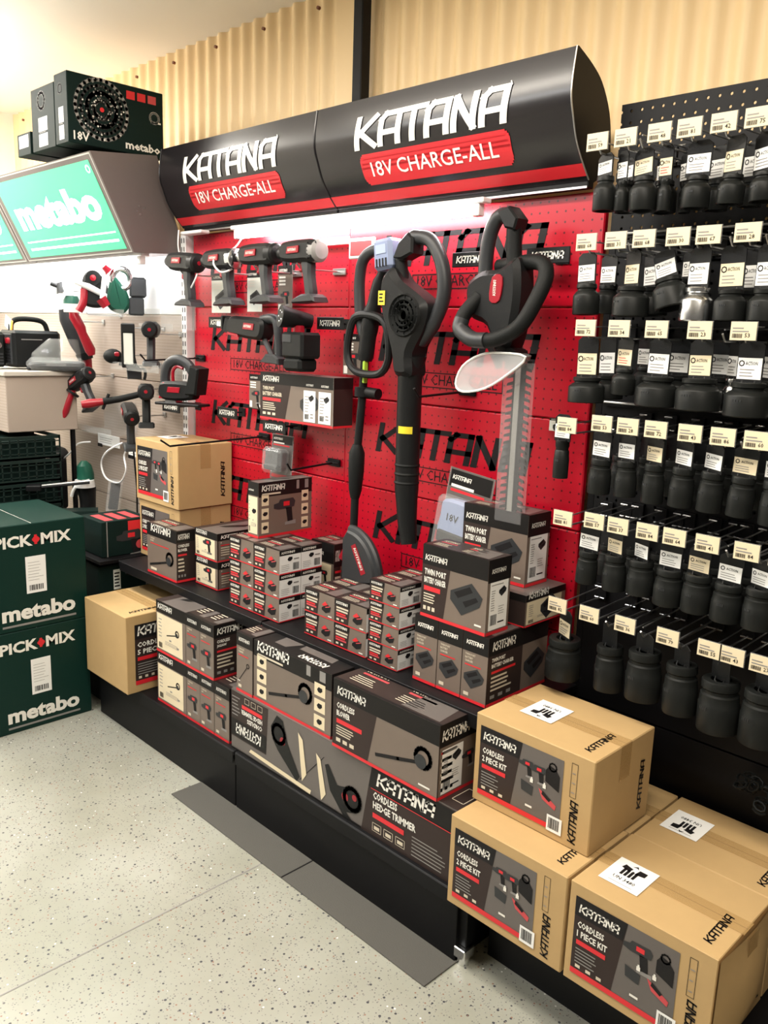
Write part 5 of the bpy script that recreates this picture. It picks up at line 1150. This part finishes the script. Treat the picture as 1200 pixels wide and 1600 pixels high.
prism_thing('work_light', 'upright work light with pale lamp panel in black frame', 'lamp', (-3.117, 1.66, 1.385), FR, 0, [
    ('frame', lambda B: (B.box(-.026, -.018, -.012, .012, -.085, .08, M_blkplas, .003), B.box(.018, .026, -.012, .012, -.085, .08, M_blkplas, .003), B.box(-.026, .026, -.014, .014, .045, .082, M_blkplas, .004), B.box(-.026, .026, -.012, .012, -.09, -.078, M_blkplas, .003))),
    ('lamp_panel', lambda B: B.box(-.018, .018, -.010, .008, -.078, .045, M_panelgrey, .002))])
prism_thing('rotary_tool', 'round black tool with red window lying left of the work light', 'power tool', (-3.235, 1.66, 1.335), FR, 0, [
    ('body', lambda B: (B.sphere((-.005, 0, .0), .033, M_rub, sc=(1.15, 1, .9)), B.tube([(.02, 0, -.015), (.06, 0, -.02), (.085, 0, -.015)], [.022, .018, .022], M_rub, 12))),
    ('red_window', lambda B: B.box(.0, .02, -.034, -.02, .0, .018, M_redplas, .004))])
prism_thing('battery_holder', 'black hooked battery holder hanging below the clear tray', 'holder', (-3.151, 1.70, 1.276), FR, 0, [
    ('body', lambda B: B.prism([(-.03, .04), (.0, .045), (.03, .01), (.03, -.028), (-.025, -.028)], -.02, .02, M_dkplas, .004)),
    ('hook', lambda B: B.tube(smooth([(.02, 0, .01), (.04, 0, .012), (.045, 0, -.01), (.04, 0, -.03)], 4, False), .006, M_dkplas, 8))])
def attach(root, loc, parts):
    Mr = Matrix.LocRotScale(root.location, root.rotation_euler, root.scale).inverted() @ Matrix.LocRotScale(Vector(loc), Matrix.Rotation(R(FR), 3, 'Z').to_quaternion(), None)
    par = None
    for nm, fn in parts:
        B = MB(); fn(B); o = B.build('side_handle' if par is None else nm, par or root)
        if par is None: o.matrix_basis = Mr; par = o
DL = 'green brand drills on the beige pegboard'
drill('cordless_drill', 'dark drill hanging upright with round motor end, right of the work light', (-2.985, 1.69, 1.445), rz=-35, ry=0, s=.92, group=DL, grip=M_dkplas)
TILT = drill('cordless_drill', 'tilted dark drill with a red side handle at the far left of the beige pegboard', (-3.56, 1.66, 1.215), rz=8, ry=-26, s=.95, group=DL)
UPR = drill('cordless_drill', 'dark drill with a long red side handle, beside the white upright', (-3.02, 1.68, 1.205), rz=-30, ry=-4, s=.95, group=DL, grip=M_rub)
drill('cordless_drill', 'dark drill leaning left with pale chuck just above the kraft cartons', (-3.12, 1.66, 1.115), rz=-22, ry=12, s=.92, group=DL, chuck=M_galv)
attach(TILT, (-3.60, 1.63, 1.13), [
    ('grip', lambda B: B.tube([(.02, 0, .05), (.0, 0, .0), (-.02, 0, -.05), (-.03, 0, -.075)], [.012, .014, .018, .014], M_redplas, 12)),
    ('shank', lambda B: (B.tube([(.045, 0, .12), (.02, 0, .05)], .013, M_rub, 12), B.cyl((.012, 0, .028), (.018, 0, .036), .03, M_rub, n=16)))])
attach(UPR, (-3.10, 1.55, 1.165), [
    ('grip', lambda B: B.tube([(-.09, 0, -.012), (-.06, 0, -.008), (-.01, 0, .0)], [.014, .018, .013], M_redplas, 12)),
    ('shank', lambda B: (B.tube([(-.01, 0, .0), (.05, 0, .010), (.13, 0, .03)], [.014, .013, .012], M_rub, 12), B.tube([(-.012, 0, -.03), (.012, 0, .03)], .006, M_rub, 8)))])
def tray(label, loc, w, d, h, rz=0):
    B = MB(); B.add([(-w/2, 0, h), (w/2, 0, h), (w/2, 0, 0), (-w/2, 0, 0), (w/2, -d, -.01), (-w/2, -d, -.01), (w/2, -d, .02), (-w/2, -d, .02)], [(0, 1, 2, 3), (3, 2, 4, 5), (5, 4, 6, 7)], M_haze)
    tag(B.build('plastic_tray', loc=loc, rot=(0, 0, R(rz))), label, 'tray', 'clear plastic trays on the beige pegboard')
tray('clear plastic tray at the top carrying the saw and green grinder', (-3.36, 1.815, 1.50), .45, .16, .03)
tray('empty sloping clear plastic holder at the top beside the white upright', (-3.0, 1.815, 1.45), .26, .10, .10)
tray('clear plastic tray under the work light and upright drill', (-3.05, 1.815, 1.295), .38, .17, .02)
tray('empty clear plastic holder behind the jigsaw sign', (-2.985, 1.815, 1.20), .10, .08, .09)
tray('large drooping clear plastic holder behind the tilted drill', (-3.50, 1.815, 1.00), .30, .12, .13)
def odds():
    for i, (x, z, lab) in enumerate(((-3.50, .955, 'white price rail left of the two under the drills'), (-3.22, .935, 'white price rail right of the two under the drills'))):
        B = MB(); B.box(-.10, .10, -.004, 0, -.025, .025, M_paper, .001); B.box(-.10, -.06, -.006, -.003, -.035, -.02, M_blk); F = Face(B, (-.1, -.004, -.025), (1, 0, 0), (0, 0, 1), .2, .05); F.lines(.02, .01, .16, .04, 3, M_inkg, 1, fill=.2)
        tag(B.build('price_rail', loc=(x, 1.76, z)), lab, 'price tag', 'white price rails')
    B = MB(); B.tube(smooth([(-3.30, 1.72, .97), (-3.36, 1.68, .93), (-3.42, 1.68, .87), (-3.38, 1.68, .81), (-3.30, 1.70, .80), (-3.24, 1.70, .86), (-3.27, 1.71, .92), (-3.22, 1.71, .97)], 5, False), .004, M_galv, 6)
    tag(B.build('security_cable'), 'white cable loop hanging below the drills on the beige pegboard', 'cable')
    B = MB(); B.tube(smooth([(-3.80, 1.56, .91), (-3.79, 1.60, .865), (-3.73, 1.63, .85), (-3.66, 1.64, .88), (-3.64, 1.68, .93), (-3.60, 1.72, .94)], 5, False), .004, M_galv, 6)
    tag(B.build('security_cable'), 'white cable curling around the round black tool end', 'cable')
    B = MB(); B.tube([(0, 0, 0), (.02, 0, -.15), (.015, 0, -.32)], .004, M_blk, 6); tag(B.build('hanging_cable', loc=(-3.17, 1.70, .95)), 'black cord hanging down beside the kraft cartons', 'cable')
    prism_thing('vacuum_head', 'round dark tool end with vertical black column beside the wire baskets', 'power tool', (-3.72, 1.62, .88), FR, 0, [
        ('head', lambda B: B.sphere((0, 0, 0), .042, M_dkplas, sc=(1.1, 1, .8))), ('column', lambda B: B.box(-.035, .035, -.03, .03, -.25, -.02, M_blk, .008))])
    prism_thing('angle_grinder', 'green topped grinder with white disc guard standing behind the green cartons', 'power tool', (-3.46, 1.62, .77), FR, 0, [
        ('body', lambda B: B.tube([(0, 0, .11), (0, 0, .09), (.005, 0, .05), (.005, 0, .03)], [.012, .03, .036, .036], M_greenp, 16)),
        ('guard', lambda B: (B.tube([(.0, -.02, .03), (.0, -.02, .0)], [.04, .045], M_galv, 18), B.tube(smooth([(-.055, -.03, -.04), (-.045, -.035, -.01), (-.02, -.035, .02), (.02, -.03, .03)], 4, False), .007, M_paper, 8))),
        ('grip', lambda B: B.tube([(.005, 0, .0), (.01, 0, -.06), (.01, 0, -.16)], [.042, .034, .03], M_blkplas, 16))])
    prism_thing('inverter', 'small grey tool in clear film hanging among the cables', 'power tool', (-3.35, 1.70, .735), FR, 8, [
        ('body', lambda B: B.box(-.02, .02, -.015, .015, -.06, .06, M_dkplas, .004)), ('film', lambda B: B.box(-.03, .03, -.018, .018, -.07, .07, M_clear, .004))])
odds()
def basket(label, loc, w, d, h):
    B = MB(); x, y = w/2, d/2
    B.box(-x, x, -y, y, 0, .008, M_blkg2); 
    for zz in (0.0, h-.014): 
        B.box(-x, x, -y, -y+.006, zz, zz+.014, M_blkg2); B.box(-x, x, y-.006, y, zz, zz+.014, M_blkg2); B.box(-x, -x+.006, -y, y, zz, zz+.014, M_blkg2); B.box(x-.006, x, -y, y, zz, zz+.014, M_blkg2)
    n = 12
    for k in range(n+1):
        u = -y+d*k/n; B.box(x-.005, x-.001, u-.003, u+.003, 0, h, M_blkg2); v = -x+w*k/n; B.box(v-.003, v+.003, -y+.001, -y+.005, 0, h, M_blkg2)
    for k in range(1, 4): B.box(x-.005, x-.001, -y, y, h*k/4-.002, h*k/4+.002, M_blkg2)
    B.box(-x+.01, x-.02, -y+.01, y-.01, .008, h*.8, M_navy); tag(B.build('mesh_crate', loc=loc), label, 'crate', 'dark mesh crates stacked at the left')
M_blkg2 = mat('dark_green_grey_plastic', (.012, .024, .021), .4)
for k, nm in enumerate(('lowest in view', 'second from the bottom', 'third from the bottom', 'topmost')): basket('dark mesh crate under the beige shelf unit, %s of the stack' % nm, (-3.76, 1.33, .60+k*.0985), .5, .42, .097)
def base_boxes():
    B = MB(); w, d, h = .18, .20, .14; B.box(-w/2, w/2, -d/2, d/2, 0, h, M_navy, .002); F = Face(B, (w/2, -d/2, 0), (0, 1, 0), (0, 0, 1), d, h); F.rect(d*.55, h*.6, d*.98, h*.95, M_inkr, 1); F.pic('drill', d*.6, h*.35, d*.6, 2); F.rect(d*.1, 0, d*.12, h, M_inkg, 1); F.disc((d*.8, h*.25), .018, M_inkp, 3)
    T = Face(B, (-w/2, -d/2, h), (1, 0, 0), (0, 1, 0), w, d); 
    for k in range(3): T.rect(w*.2, d*(.12+.28*k), w*.9, d*(.3+.28*k), M_inkp, 1)
    tag(B.build('tool_carton', loc=(-3.06, 1.55, .5765)), 'dark green tool carton with red panel beside the kraft cartons', 'cardboard box')
    B = MB(); w, d, h = .19, .2, .145; B.box(-w/2, w/2, -d/2, d/2, 0, h, M_navy, .002); F = Face(B, (w/2, -d/2, 0), (0, 1, 0), (0, 0, 1), d, h); F.rect(d*.3, h*.3, d*.45, h*.85, M_panelgrey, 1); F.lines(d*.32, h*.35, d*.43, h*.8, 5, M_ink, 2)
    tag(B.build('tool_carton', loc=(-3.06, 1.53, .4005)), 'dark carton with small pale label below the red panel carton', 'cardboard box')
    B = MB()
    for k in range(2): B.tube([(-.10, -.02+.04*k, .0), (.13, -.02+.04*k, .02)], .006, M_chrome if k else M_blk, 8)
    B.box(-.12, -.06, -.03, .03, -.012, .012, M_blk, .004); B.box(-.02, .16, -.04, .04, -.14, -.10, M_blkg2)
    tag(B.build('levels', loc=(-3.42, 1.48, .785), rot=(0, 0, R(64))), 'pair of thin metal rails lying behind the upper green carton', 'rails')
base_boxes()

for x, z, y1, nm in ((-3.724, 1.60, 1.71, 'tall green and grey grinder'), (-3.633, 1.47, 1.71, 'dark leaning tool body'), (-3.47, 1.50, 1.66, 'bright red handle'), (-3.117, 1.45, 1.67, 'work light'),
                     (-3.235, 1.34, 1.68, 'round black rotary tool'), (-3.151, 1.30, 1.71, 'hooked battery holder'), (-2.985, 1.43, 1.70, 'upright dark drill'), (-3.56, 1.235, 1.67, 'tilted drill with side handle'),
                     (-3.02, 1.215, 1.69, 'drill beside the white upright'), (-3.12, 1.10, 1.67, 'drill above the kraft cartons')):
    B = MB(); B.tube([(0, 0, 0), (0, (y1-1.819)*.95, 0), (0, y1-1.819, .008)], .003, M_wire, 6); B.box(-.012, .012, -.005, 0, -.008, .012, M_wire, .001)
    tag(B.build('peg_hook', loc=(x, 1.819, z)), 'short zinc peg hook holding the %s' % nm, 'hook', 'peg hooks on the beige pegboard')
